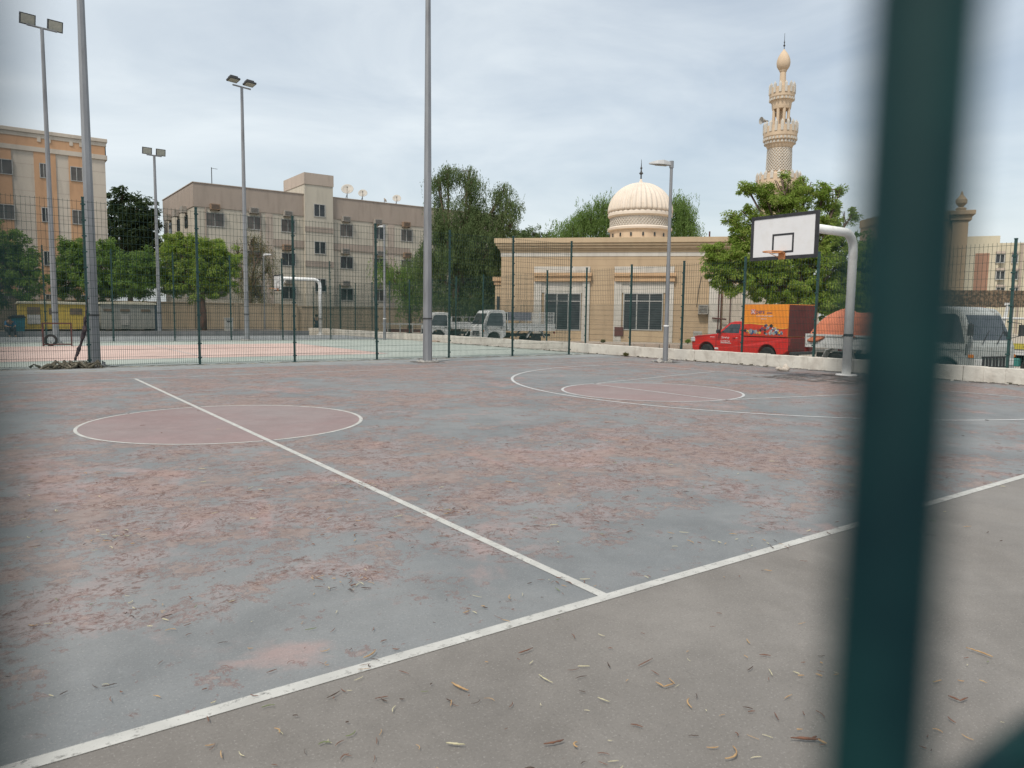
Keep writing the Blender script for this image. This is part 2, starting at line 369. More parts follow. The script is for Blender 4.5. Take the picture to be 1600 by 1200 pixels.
def fence(name, label, p0, direc, L, n, h, low, skip=(), z=0., offs=.045, posts_extra=True):
    d = Vector((*direc, 0)).normalized(); rz = math.atan2(d.y, d.x)
    root = empty(name, (p0[0], p0[1], z), rz); tag(root, label, 'fence')
    pm = post_mesh(h); wm = panel_mesh(L, h-.06, low)
    for i in range(n+1):
        o = bpy.data.objects.new('post', pm); col.objects.link(o); o.parent = root; o.location = (i*L, 0, 0)
        o.rotation_euler = (random.uniform(-.006, .006), random.uniform(-.006, .006), 0)
        if i < n and i not in skip:
            q = bpy.data.objects.new('mesh_panel', wm); col.objects.link(q); q.parent = root; q.location = (i*L, -offs, 0)
    return root
fence('mesh_fence', 'tall green wire mesh fence dividing the grey court from the mint green court', (-5.92, 19.2), (1, 0), 2.728, 8, 4.36, 2.1)
fence('mesh_fence', 'far green mesh fence behind the mint green court, in front of the cabins and trees', (-8.6, 37.3), (1, 0), 2.75, 9, 4.4, 2.1)
fence('mesh_fence', 'green mesh fence running along the road behind the low white wall', (17.86, 51.9), (0, -1), 2.62, 20, 3.5-ROADZ, 2.3, z=ROADZ)
# the low wall
m = MB(); y = 52.; 
while y > -7:
    L_ = 2.9; hh = .37+random.uniform(-.012, .012)
    nseg = 6
    for s_ in range(nseg):
        ya = y-L_*s_/nseg; yb = y-L_*(s_+1)/nseg-.0
        zt = hh+random.uniform(-.006, .006)
        if s_ == 0: ya -= .012
        m.box((17.5+random.uniform(-.006, .006), yb, -.3), (17.76, ya, zt))
    y -= L_
o = m.build('low_wall', M_conc_wall, bevel=.012); tag(o, 'low weathered white concrete wall between the court and the road', 'wall')

# near fence right in front of the lens
NY = CAM[1]+.0229
root = empty('mesh_fence', (CAM[0]-1.35, NY, 0)); tag(root, 'dark green wire mesh fence close in front of the viewer, blurred thick bar', 'fence')
_d = ray(1408, 600); x_r = CAM[0] + _d[0]*(NY-CAM[1])/_d[1]
m = MB(); x0 = CAM[0]-1.35; m2 = MB()
k = math.floor((x_r-x0)/.05)
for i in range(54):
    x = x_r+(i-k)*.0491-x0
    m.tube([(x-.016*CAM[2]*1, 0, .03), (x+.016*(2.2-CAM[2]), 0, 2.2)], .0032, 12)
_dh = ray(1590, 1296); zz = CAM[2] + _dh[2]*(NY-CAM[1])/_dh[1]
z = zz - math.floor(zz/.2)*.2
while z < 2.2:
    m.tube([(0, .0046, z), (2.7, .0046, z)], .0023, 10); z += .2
m.build('mesh_panel', mat('near_wire_green', (.001, .014, .018), .55, (.006, .034, .034), 55, 3, .40, .66, spec=.1), root, smooth=True)  # paler noise patches paint mottled highlights into the wire's base colour
for xx in (-.05, 2.75):
    mm = MB(); mm.box((xx-.03, -.03, 0), (xx+.03, .03, 2.3)); mm.box((xx-.035, -.035, 2.3), (xx+.035, .035, 2.33)); mm.build('post', M_green, root, bevel=.004)

# ------------------------------------------------------------------ poles and lamps
def pole(root, h, r0, r1, base=True, sides=8):
    m = MB(); m.tube([(0, 0, 0), (0, 0, h*.5), (0, 0, h)], [r0, (r0+r1)/2, r1], sides, ph=.39); m.build('pole', M_galv, root)
    if base:
        b = MB(); b.box((-.26, -.26, 0), (.26, .26, .05)); b.build('base_plate', M_concrete, root, bevel=.008)
        for sx in (-1, 1):
            for sy in (-1, 1): b = MB(); b.tube([(sx*.2, sy*.2, .04), (sx*.2, sy*.2, .13)], .022, 6); b.build('anchor_bolt', M_galv, root)
    c = MB(); c.tube([(0, 0, 1.35), (0, 0, 1.39)], r0+.006, 8, ph=.39); c.build('strap', M_dark, root)
def flood(root, off, z, yaw, tilt, s=.55):
    f = empty('floodlight', (0, 0, 0)); f.parent = root; f.location = (*off, z); f.rotation_euler = (tilt, 0, yaw)
    m = MB(); m.prism([(-s*.5, -s*.38), (s*.5, -s*.38), (s*.5, s*.38), (-s*.5, s*.38)], 0, .09)
    m.prism([(-s*.36, -s*.26), (s*.36, -s*.26), (s*.36, s*.26), (-s*.36, s*.26)], .09, .2)
    m.build('housing', M_dark, f, bevel=.012)
    g = MB(); g.box((-s*.42, -.012, -s*.31), (s*.42, -.002, s*.31)); g.build('lens', M_glassl, f)
    return f
def floodmast(P, h, lab, yaw, tilt, two=True, r0=.13, r1=.07, head=True, s=.62, spread=.62):
    root = empty('floodlight_mast', (P[0], P[1], 0)); tag(root, lab, 'floodlight mast', 'floodlight masts round the courts')
    pole(root, h, r0, r1)
    if head:
        m = MB(); c, s2 = math.cos(yaw), math.sin(yaw)
        m.tube([(-spread*1.1*c, -spread*1.1*s2, h), (spread*1.1*c, spread*1.1*s2, h)], .04, 6); m.build('crossarm', M_galv, root)
        for q in (-1, 1):
            # each floodlight is a part with housing and lens as its pieces
            flood(root, (q*spread*c, q*spread*s2), h+.22, yaw, tilt, s)
    return root
floodmast((-.29, 19.62), 12.5, 'thick grey mast just behind the dividing fence, at left beside the netting heap', .3, -.5, r0=.145, r1=.075)
floodmast((8.65, 17.5), 12.5, 'tall grey mast standing alone near the middle of the dividing fence', .3, -.5, r0=.15, r1=.07)
P = (-.16, 34.6); floodmast(P, h_at(P, 44), 'tall mast with two square floodlights above the striped orange block', .18, .25, s=.58, spread=.50)
P = (8.6, 36.9); floodmast(P, h_at(P, 136), 'mast with two flat downturned floodlights in front of the beige apartment block', .25, 1.32, s=.56, spread=.45)
P = tuple(at_z(250, 525)[:2]); floodmast(P, h_at(P, 243), 'slender distant mast with two small square floodlights beside the dark tree', .05, .2, s=.52, spread=.37, r0=.12)

def lantern(P, h, lab, yaw, z0=0., s=1., base=True, r0=.09):
    root = empty('street_lamp', (P[0], P[1], z0), 0); tag(root, lab, 'street lamp', 'street lamps')
    m = MB(); m.tube([(0, 0, 0), (0, 0, 1.2), (0, 0, 1.22), (0, 0, h)], [r0, r0*.95, r0*.75, r0*.55], 12); m.build('pole', M_galv, root, smooth=False)
    hd = MB()
    # flat wedge-shaped head: wide and thick at the pole, thin at the tip
    prof = [(0, .0, .07), (.12, .10, .10), (.30, .17, .13), (.5, .16, .10), (.68, .09, .05), (.78, .02, .015)]
    vs = []; fs = []
    for (x, hw, hz) in prof:
        hw = max(hw, .04)*s; hz *= s; x *= s
        vs += [(x, -hw, -.03*s), (x, -hw*.8, hz), (x, hw*.8, hz), (x, hw, -.03*s)]
    for i in range(len(prof)-1):
        a = i*4
        for k in range(4): fs.append((a+k, a+(k+1) % 4, a+4+(k+1) % 4, a+4+k))
    fs += [(3, 2, 1, 0), tuple(range(len(vs)-4, len(vs)))]
    Mr = Matrix.Translation((0, 0, h-.02)) @ Matrix.Rotation(yaw, 4, 'Z') @ Matrix.Rotation(-.06, 4, 'Y')
    hd.add([Mr @ Vector(v) for v in vs], fs); hd.build('lamp_head', mat('lamp_head_grey', (.42, .43, .43), .4, (.5, .5, .5), 4), root, bevel=.01)
    lg = MB(); lg.box((.16*s, -.11*s, -.045*s), (.55*s, .11*s, -.032*s), 0, Mr); lg.build('lens', M_glassl, root)
    c = MB(); c.tube([(0, 0, h-.12), (0, 0, h+.1)], r0*.8, 10); c.build('collar', M_galv, root)
    if base:
        b = MB(); b.tube([(0, 0, 1.2), (0, 0, 1.24)], r0*1.06, 12); b.build('strap', M_white, root)
    return root
# camera-left direction for the heads
lantern((15.87, 14.15), 6.5, 'grey street lamp with wedge head on the court edge before the mosque', math.pi-YAW, s=.95)
P = tuple(at_z(601, 531)[:2]); lantern(P, h_at(P, 354), 'street lamp with small round head beside the wall, before the beige block', math.pi-YAW-.6, s=.62)
P = tuple(at_d(414, 515, 52)[:2]); lantern(P, h_at(P, 399), 'distant pale street lamp behind the far basketball board', math.pi-YAW+2.6, s=1.0, base=False, r0=.06)
# rubble at the lamp's foot
mr = MB()
for k in range(16):
    a = random.uniform(0, 6.28); d = random.uniform(.12, .42); s_ = random.uniform(.03, .09)
    M4 = Matrix.Translation((15.87+d*math.cos(a), 14.15+d*math.sin(a), s_*.4)) @ Matrix.Rotation(random.uniform(0, 3), 4, (random.random(), random.random(), 1))
    mr.box((-s_, -s_*.7, -s_*.5), (s_, s_*.7, s_*.5), 0, M4)
tag(mr.build('rubble', M_concrete, bevel=.008), 'broken concrete lumps round the foot of the wedge-headed street lamp', 'rubble', kind='stuff')

# ------------------------------------------------------------------ basketball hoops
def hoop(P, lab, boardx, hb=2.95, z0=0., s=1.):
    root = empty('basketball_hoop', (P[0], P[1], z0)); tag(root, lab, 'basketball hoop', 'basketball hoops')
    H = 3.78; r = .115
    pts = [(0, 0, 0), (0, 0, H-.45)] + [(-.45*(1-math.cos(a)), 0, H-.45+.45*math.sin(a)) for a in [R_(15*k) for k in range(1, 7)]] + [(-boardx+.12, 0, H)]
    m = MB(); m.tube(pts, r, 14); m.build('post', M_white, root, smooth=True)
    b = MB(); b.tube([(0, 0, .0), (0, 0, .03)], .27, 20); b.build('base_plate', M_white, root)
    b = MB(); b.tube([(0, 0, 1.05), (0, 0, 1.12)], r+.006, 14); b.build('strap', M_dark, root)
    x = -boardx; w_, h_ = .9, 1.05
    b = MB(); b.box((x, -w_, hb), (x+.035, w_, hb+h_)); b.build('backboard', M_board, root)
    f = MB(); e = .065
    f.box((x-.012, -w_-.012, hb-.012), (x+.047, -w_+e, hb+h_+.012)); f.box((x-.012, w_-e, hb-.012), (x+.047, w_+.012, hb+h_+.012))
    f.box((x-.0115, -w_+e, hb+h_-e), (x+.0465, w_-e, hb+h_+.0115)); f.box((x-.0115, -w_+e, hb-.0115), (x+.0465, w_-e, hb+e)); f.build('board_frame', M_black, root)
    q = MB(); t = .045; z0_, z1_, hw = hb+.14, hb+.60, .295
    for a in ((( -hw), (-hw+t)), ((hw-t), hw)): q.box((x-.006, a[0], z0_), (x-.001, a[1], z1_))
    q.box((x-.0055, -hw+t, z0_), (x-.001, hw-t, z0_+t)); q.box((x-.0055, -hw+t, z1_-t), (x-.001, hw-t, z1_)); q.build('target_square', M_black, root)
    rm = MB(); rr = .228; c = x-.15-rr
    ring = [(c+rr*math.cos(2*math.pi*i/28), rr*math.sin(2*math.pi*i/28), hb+.14) for i in range(29)]
    rm.tube(ring, .013, 8, cap=False); rm.box((x-.17, -.09, hb+.125), (x-.012, .09, hb+.15)); rm.box((x-.03, -.09, hb-.02), (x-.012, .09, hb+.15)); 
    for sy in (-1, 1): rm.tube([(c+rr*.5, sy*rr*.85, hb+.135), (x-.02, sy*.07, hb+.02)], .008, 6)
    rm.build('rim', M_orange, root, smooth=False)
    br = MB()
    for sy in (-1, 1):
        for zz_ in (hb+.25, hb+.8): br.tube([(x+.5, sy*.04, H-.02), (x+.045, sy*.55, zz_)], .025, 6)
    br.build('board_brace', M_white, root)
    return root
hoop((16.2, 7.95), 'white basketball hoop post with black framed backboard at the near court', 3.13)
P = (16.3, 46.4)
hoop((P[0], P[1]), 'small far basketball hoop behind the mint court, white board facing left', 2.9)
#@@PART2
# ------------------------------------------------------------------ buildings
def wall_mat(name, c, c2, sc=.8, streak=.35, rough=.92):
    m = mat(name, c, rough, c2, sc, 7, .35, .68, bump=.25, bscale=18, c3=tuple(x*.6 for x in c), s3=2.6, f3=streak, stretch=(1, 1, .22))
    return m
M_or = wall_mat('orange_render', (.54, .325, .19), (.49, .295, .175))
M_cream = wall_mat('cream_render', (.55, .485, .41), (.49, .435, .37))
M_beige = wall_mat('beige_render', (.50, .46, .385), (.445, .41, .345))
M_taupe = wall_mat('taupe_render', (.36, .30, .255), (.32, .27, .23))
M_taupe2 = wall_mat('light_taupe_render', (.44, .37, .315), (.40, .34, .29))
M_curt = mat('curtain_glass', (.07, .06, .055), .3, (.11, .10, .09), 1.3, spec=.5)
M_ac = mat('ac_casing', (.36, .34, .31), .7, (.27, .25, .22), 5, c3=(.2, .13, .08), s3=9, f3=.5)
M_acr = mat('ac_rusty', (.30, .20, .13), .8, (.22, .16, .12), 6)

def local_on_y(root, Y, dy=0.):
    """returns f(px,py)->(x,z) local on plane y=Y of an unrotated root"""
    def f(px, py): v = at_y(px, py, Y); return v.x-root.location.x, v.z-root.location.z
    return f
def window(root, x0, x1, z0, z1, y, bars=1, glass=M_bglass, fr=.05, trans=None, depth=.08):
    """window in a wall whose face is at local y, looking to -y"""
    g = empty('window', (0, 0, 0)); g.parent = root
    m = MB(); m.box((x0, y-.012, z0), (x1, y+.02, z1)); m.build('pane', glass, g)
    m = MB(); e = fr
    m.box((x0-e, y-depth*.6, z0-e), (x0, y+.015, z1+e)); m.box((x1, y-depth*.6, z0-e), (x1+e, y+.015, z1+e))
    m.box((x0, y-depth*.6, z1), (x1, y+.015, z1+e)); m.box((x0, y-depth*.6, z0-e), (x1, y+.015, z0))
    for b in range(bars):
        xc = x0+(x1-x0)*(b+1)/(bars+1); m.box((xc-e*.45, y-depth*.5, z0), (xc+e*.45, y-.002, z1 if trans is None else trans-e*.4))
        if trans is not None: m.box((xc-e*.45, y-depth*.5, trans+e*.4), (xc+e*.45, y-.002, z1))
    if trans is not None: m.box((x0, y-depth*.5, trans-e*.4), (x1, y-.002, trans+e*.4))
    m.build('frame', M_wframe, g)
    return g
def ac_unit(root, x, z, y, w_=.75, h_=.45, d_=.35, m=None):
    m_ = MB(); m_.box((x-w_/2, y-d_, z), (x+w_/2, y-.002, z+h_))
    for k in range(5): m_.box((x-w_*.42, y-d_-.012, z+h_*(.15+.16*k)), (x+w_*.42, y-d_-.001, z+h_*(.2+.16*k)), 1)
    m_.box((x-w_*.5, y-d_*.8, z-.05), (x-w_*.42, y-.002, z-.003), 1); m_.box((x+w_*.42, y-d_*.8, z-.05), (x+w_*.5, y-.002, z-.003), 1)
    m_.build('air_conditioner', [m or M_ac, M_dark], root)

# --- orange and cream striped block, plane y = 55
Y = 55.
root = empty('apartment_building', (-1.3, Y, 0)); tag(root, 'four storey orange and cream striped apartment block at the left edge', 'building')
f = local_on_y(root, Y)
def zx(px, py): return f(px, py)
xr = f(166, 300)[0]; top = f(166, 218)[1]; xl = -24.
m = MB(); m.box((xl, 0, -.3), (xr, 14, top-.35)); m.build('wall', M_cream, root)
m = MB(); m.box((xl, -.16, top-.24), (xr+.16, 14.2, top)); m.box((xl, -.09, top-.5), (xr+.09, 14.1, top-.242)); m.build('cornice', M_cream, root, bevel=.02)
zb1 = f(140, 240)[1]; zb0 = f(140, 232)[1]
m = MB(); m.box((xl, -.06, zb1), (xr+.06, .0, top-.502)); m.box((xr, -.06, zb1), (xr+.06, 14, top-.502)); m.build('frieze', M_or, root)
m = MB(); m.box((xl, -.09, zb1-.3), (xr+.09, -.001, zb1-.002)); m.box((xr+.001, 0.001, zb1-.3), (xr+.14, 14, zb1-.002)); m.build('string_course', M_cream, root)
cols = [(f(-62, 300)[0], f(20, 300)[0]), (f(55, 300)[0], f(89, 300)[0]), (f(109, 300)[0], f(134, 300)[0])]
for a, b in cols+[(-9.5, -7.), (-14, -11)]:
    m = MB(); m.box((a, -.05, -.2), (b, -.0005, zb1-.303)); m.build('orange_strip', M_or, root)
    for dd in (-.28, .28):
        m = MB(); c = (a+b)/2+dd; m.box((c-.1, -.10, zb1+.35), (c+.1, -.061, zb1+1.0)); m.build('frieze_bracket', M_cream, root)
m = MB()
for k in range(1, 14): 
    zz_ = zb1-.3-k*.85
    if zz_ > 0: m.box((xl, -.004, zz_), (xr+.004, .006, zz_+.025))
m.build('joint_line', M_taupe2, root)
wx = [(f(-14, 260)[0], f(19, 260)[0]), (f(62, 260)[0], f(74, 260)[0]), (f(110, 260)[0], f(128, 260)[0]), (-9, -7.6), (-13.3, -11.6)]
zt = f(64, 256)[1]; zbm = f(64, 277)[1]; pitch = zt - f(67, 325)[1]
for r_ in range(4):
    for i, (a, b) in enumerate(wx):
        g = M_black if (i == 1 and r_ in (1, 2)) else M_curt
        window(root, a+.02, b-.02, zbm-pitch*r_, zt-pitch*r_, -.05, 1, g, .045)

# --- beige three storey block, plane y = 60
Y = 60.
root = empty('apartment_building', (11.25, Y, 0)); tag(root, 'beige three storey apartment block with taupe parapet and stair tower', 'building')
f = local_on_y(root, Y)
xr = 30.; top = f(302, 285)[1]; zpar = f(302, 322)[1]
m = MB(); m.box((0, 0, -.3), (xr, 12, zpar)); m.build('wall', M_beige, root)
m = MB(); m.box((-.05, -.05, zpar+.002), (xr, 12.05, top)); m.build('parapet', M_taupe, root)
m = MB(); m.box((-.1, -.1, top+.001), (xr, 12.1, top+.06)); m.build('coping', M_taupe2, root)
sx0 = f(474, 300)[0]; sx1 = f(518, 300)[0]; tz = f(474, 270)[1]; tz2 = f(474, 288)[1]
m = MB(); m.box((sx0, -.32, -.3), (sx1, -.0, tz2)); m.box((sx0, .001, zpar+.004), (sx1, 4.9, tz2)); m.build('stair_tower', M_beige, root)
m = MB(); m.box((sx0-.05, -.37, tz2+.001), (sx1+.05, 4.95, tz)); m.build('tower_parapet', M_taupe2, root)
for za, zb_ in ((355, 363), (408, 417)):
    m = MB(); m.box((sx0-.02, -.36, f(490, zb_)[1]), (sx1+.02, -.321, f(490, za)[1])); m.build('band', M_taupe, root)
za, zb_ = f(580, 384)[1], f(580, 395)[1]
for a, b in ((f(428, 400)[0], sx0-.01), (sx1+.01, f(640, 400)[0])):
    m = MB(); m.box((a, -.06, zb_), (b, -.001, za)); m.build('band', M_taupe, root)
for px_ in (303+18, 407, 583):
    a = f(px_, 330)[0]; m = MB(); m.box((a-.05, -.058, 3), (a+.05, -.051 if False else -.002, zpar-.01)); m.build('drain_pipe', M_taupe, root)
for a, b in ((f(416, 400)[0], f(427, 400)[0]), (f(606, 400)[0], f(616, 400)[0])):
    m = MB(); m.box((a, -.03, 0), (b, -.001, zpar-.002)); m.build('pilaster_strip', M_taupe2, root)
h1 = f(541, 371)[1]; h2 = f(541, 352)[1]; p = h2-f(541, 402)[1]
for r_ in range(3):
    for px_ in (336, 397, 450, 541, 592, 635, 683):
        wdt = .66 if px_ == 336 else .55
        xc = f(px_, 350)[0]; a, b = xc-wdt, xc+wdt
        window(root, a, b, h1-p*r_+(.1), h2-p*r_+.02, -.0, 1, M_bglass if random.random() < .7 else M_curt, .06)
        ac_unit(root, xc-.1+random.uniform(-.1, .1), h2-p*r_+.30, 0, .72, .45, .4, random.choice([M_ac, M_ac, M_ac, M_acr]))
sz = [(320, 338), (378, 396), (436, 455)]
for a_, b_2 in sz: window(root, f(489, 330)[0], f(505, 330)[0], f(490, b_2)[1], f(490, a_)[1], -.32, 1, M_bglass, .06)
# left side windows (face x=0)
for r_ in range(3):
    for yy in (2.2, 5.2, 8.5):
        m = MB(); m.box((-.05, yy, h1-p*r_+.1), (-.002, yy+1.1, h2-p*r_)); g = m.build('side_window', M_bglass, root)
        m = MB(); m.box((-.42, yy+.1, h2-p*r_+.2), (-.002, yy+.95, h2-p*r_+.7)); m.build('air_conditioner', M_ac, root)

def dish(px, py, rpx, D, lab, yaw=.4):
    c = at_d(px, py, D); r = rpx*D/FPX; zr = top+.06
    root = empty('satellite_dish', (c.x, c.y, zr)); tag(root, lab, 'satellite dish', 'satellite dishes on the beige roof')
    m = MB(); zc = c.z-zr
    m.tube([(0, .1, 0), (0, .1, zc*.6), (0, .05, zc)], .04, 6); m.tube([(0, .6, 0), (0, .1, zc*.6)], .025, 5); m.build('stand', M_galv, root)
    # parabolic bowl, tilted to the sky
    prof = [(0.02, 0)] + [(r*k/6, r*.28*(k/6)**2) for k in range(1, 7)]
    b = MB(); prof2 = prof + [(q[0]*.985, q[1]+.02) for q in reversed(prof)]
    b.lathe(prof2, 22)
    M4 = Matrix.Translation((0, 0, zc)) @ Matrix.Rotation(yaw, 4, 'Z') @ Matrix.Rotation(-1.0, 4, 'X').inverted()
    b.v = [tuple(M4 @ Vector(v)) for v in b.v]; b.build('bowl', mat('dish_grey', (.5, .47, .42), .6, (.4, .37, .33), 4), root, smooth=True)
    a = MB(); tip = M4 @ Vector((0, 0, r*.75)); e = M4 @ Vector((0, -r*.95, r*.25)); a.tube([e, tip], .02, 5); a.tube([tip, M4 @ Vector((0, 0, r*.6))], .05, 6); a.build('feed_arm', M_dark, root)
dish(543, 297, 9.5, 66, 'largest round satellite dish, just right of the stair tower', -.5)
dish(567, 303, 7.2, 67, 'middle-sized satellite dish, second right of the stair tower', -.5)
dish(620, 311, 6.8, 70, 'satellite dish nearest the tall eucalyptus, on the beige roof', -.5)
dish(601, 313, 3.5, 71, 'tiny satellite dish seen edge-on, low behind the beige parapet', 1.5)
def antenna(px, py0, py1, D, lab):
    a = at_d(px, py0, D); b = at_d(px, py1, D)
    m = MB(); m.tube([(0, 0, 0), (0, 0, a.z-b.z)], .035, 5); m.tube([(0, 0, (a.z-b.z)*.95), (.5, .1, (a.z-b.z)*.95)], .02, 4)
    o = m.build('antenna', M_dark, None, loc=(b.x, b.y, b.z)); tag(o, lab, 'antenna')
antenna(331, 262, 287, 61, 'thin rooftop antenna mast near the left corner of the beige block')

# --- boundary wall behind the far court
m = MB(); yw = 52.4
zt = at_y(330, 474, yw).z
m.box((-30, yw, 0), (16.8, yw+.2, zt)); 
for k in range(16): m.box((-29.9+k*3., yw-.06, 0), (-29.6+k*3., yw-.001, zt+.08))
m.box((-30, yw-.03, zt+.001), (16.8, yw+.23, zt+.06))
o = m.build('boundary_wall', wall_mat('tan_wall', (.44, .35, .25), (.38, .31, .225), 1.4, .5)); tag(o, 'long tan boundary wall behind the trees and cabins', 'wall')
m = MB(); m.box((17.2, 58, -.3), (34, 58.25, 2.0)); m.box((17.2, 57.95, 2.0), (34, 58.3, 2.08)); m.box((14.8, 52.6, -.3), (17.199, 52.8, 2.0))
o = m.build('boundary_wall', MATS['tan_wall']); tag(o, 'brownish boundary wall behind the two white trucks', 'wall')

# --- portable cabins
def cabin(px0, px1, py0, py1, Y, colm, lab, doors, sat=.35, dd=2.4):
    a = at_y(px0, py1, Y); b = at_y(px1, py1, Y); zt = at_y(px0, py0, Y).z; z0 = .28
    root = empty('portable_cabin', (a.x, Y, z0)); tag(root, lab, 'cabin', 'portable cabins behind the far court')
    L = b.x-a.x; H = zt-z0
    m = MB(); m.box((0, 0, .12), (L, dd, H-.12))
    k = .3
    while k < L-.1: m.box((k, -.012, .2), (k+.05, -.001, H-.2)); k += .3
    m.build('body', colm, root, bevel=.01)
    m = MB(); m.prism([(-.08, 0), (L+.08, 0), (L+.04, .12), (L*.5, .17), (-.04, .12)], -.08, dd+.08); o = m.build('roof', M_cabroof, root, bevel=.02); o.location = (0, 0, H-.119)
    for (u, w_, hz0, hz1, mm, nm) in doors:
        m = MB(); x = L*u; m.box((x-w_/2, -.03, hz0), (x+w_/2, -.013, hz1)); m.build(nm, mm, root)
    m = MB()
    for u in (.05, .5, .95): m.box((L*u-.1, .1, 0), (L*u+.1, dd-.1, .119))
    m.build('skid', M_dark, root)
M_cabroof = mat('cabin_roof', (.55, .52, .42), .7, (.42, .38, .28), 2)
M_yel = wall_mat('yellow_panel', (.44, .32, .065), (.38, .28, .07), 1.2, .5)
M_gry = wall_mat('grey_panel', (.25, .245, .215), (.21, .21, .19), 1.2, .4)
M_door = mat('cabin_window', (.09, .07, .05), .5, (.14, .1, .07), 3)
M_pale = mat('pale_panel', (.40, .39, .36), .6, (.32, .31, .29), 4)
cabin(30, 134, 471, 513, 46.2, M_yel, 'yellow portable cabin with small brown windows behind the far court', [(.22, .62, .95, 1.35, M_door, 'window'), (.22, .62, .40, .93, M_pale, 'door_panel'), (.50, .35, .95, 1.3, M_door, 'window'), (.86, .6, .95, 1.3, M_door, 'window')])
cabin(158, 243, 472, 513, 46.4, M_gry, 'grey portable cabin with pale rounded roof beside the yellow one', [(.14, .5, 1.15, 1.3, M_door, 'window'), (.44, .5, 1.15, 1.3, M_door, 'window'), (.82, .5, 1.15, 1.3, M_door, 'window'), (.44, .45, .35, 1.0, mat('cabin_door_grey', (.30, .29, .26), .7, (.26, .25, .23), 4), 'door_panel')])
# grey box near the tree (electrical cabinet) and tank
a = at_y(353, 520, 45.9); b = at_y(364, 498, 45.9)
m = MB(); m.box((0, 0, 0), (b.x-a.x, .4, b.z-.28)); m.box((-.03, -.03, b.z-.279), (b.x-a.x+.03, .43, b.z-.22)); m.box((.08, -.012, b.z-.5), (b.x-a.x-.08, -.002, b.z-.42), 1)
o = m.build('electrical_cabinet', [M_pale, M_dark], None, bevel=.006, loc=(a.x, 45.9, .28)); tag(o, 'small pale grey electrical cabinet with dark slot near the red trunk', 'cabinet')
a = at_y(241, 515, 46.5); m = MB(); m.box((0, 0, 0), (.45, .6, 1.6)); m.box((.05, -.03, .1), (.4, -.002, 1.5))
o = m.build('metal_locker', mat('blue_grey', (.07, .1, .125), .6, (.05, .07, .09), 5), None, bevel=.02, loc=(a.x, 46.5, .28)); tag(o, 'dark blue grey locker at the right end of the grey cabin', 'locker')

# --- mosque hall
A0 = at_d(783, 440, 50.6); B0 = at_d(1107, 440, 48.0)
ux = Vector((B0.x-A0.x, B0.y-A0.y, 0)); LM = ux.length; ux.normalize(); rzM = math.atan2(ux.y, ux.x); nM = Vector((-ux.y, ux.x, 0))
ZG = ROADZ+.12
MO = Vector((A0.x, A0.y, ZG))
def fm(px, py, off=0.):
    """pixel -> (along facade, height) on the facade plane pushed back by off"""
    d = Vector(ray(px, py)); c = Vector(CAM); P0_ = MO+nM*off
    s = (P0_-c).dot(nM)/d.dot(nM); q = c+d*s-MO; return q.dot(ux), q.z
M_tan = wall_mat('mosque_stone', (.47, .355, .235), (.42, .315, .21), 1.1, .3)
M_tan2 = wall_mat('mosque_stone_light', (.50, .385, .255), (.45, .34, .225), 1.1, .3)
M_mwhite = wall_mat('mosque_white', (.56, .53, .48), (.49, .46, .41), 1.5, .4)
M_peach = wall_mat('mosque_peach', (.56, .375, .22), (.5, .33, .2), 3, .3)
M_dome = mat('dome_cream', (.70, .615, .53), .75, (.65, .57, .48), .9, c3=(.5, .42, .35), s3=2.5, f3=.3)
M_drum = wall_mat('drum_cream', (.60, .47, .34), (.54, .42, .3), 2, .3)
root = empty('mosque_hall', MO, rzM); tag(root, 'tan stone mosque hall with two tall dark windows behind the road', 'mosque')
HT = fm(950, 372.)[1]; xR = LM+3.5; DP = 13.
m = MB(); m.box((0, 0, 0), (xR, DP, HT-.95)); ob = m.build('wall', M_tan, root)
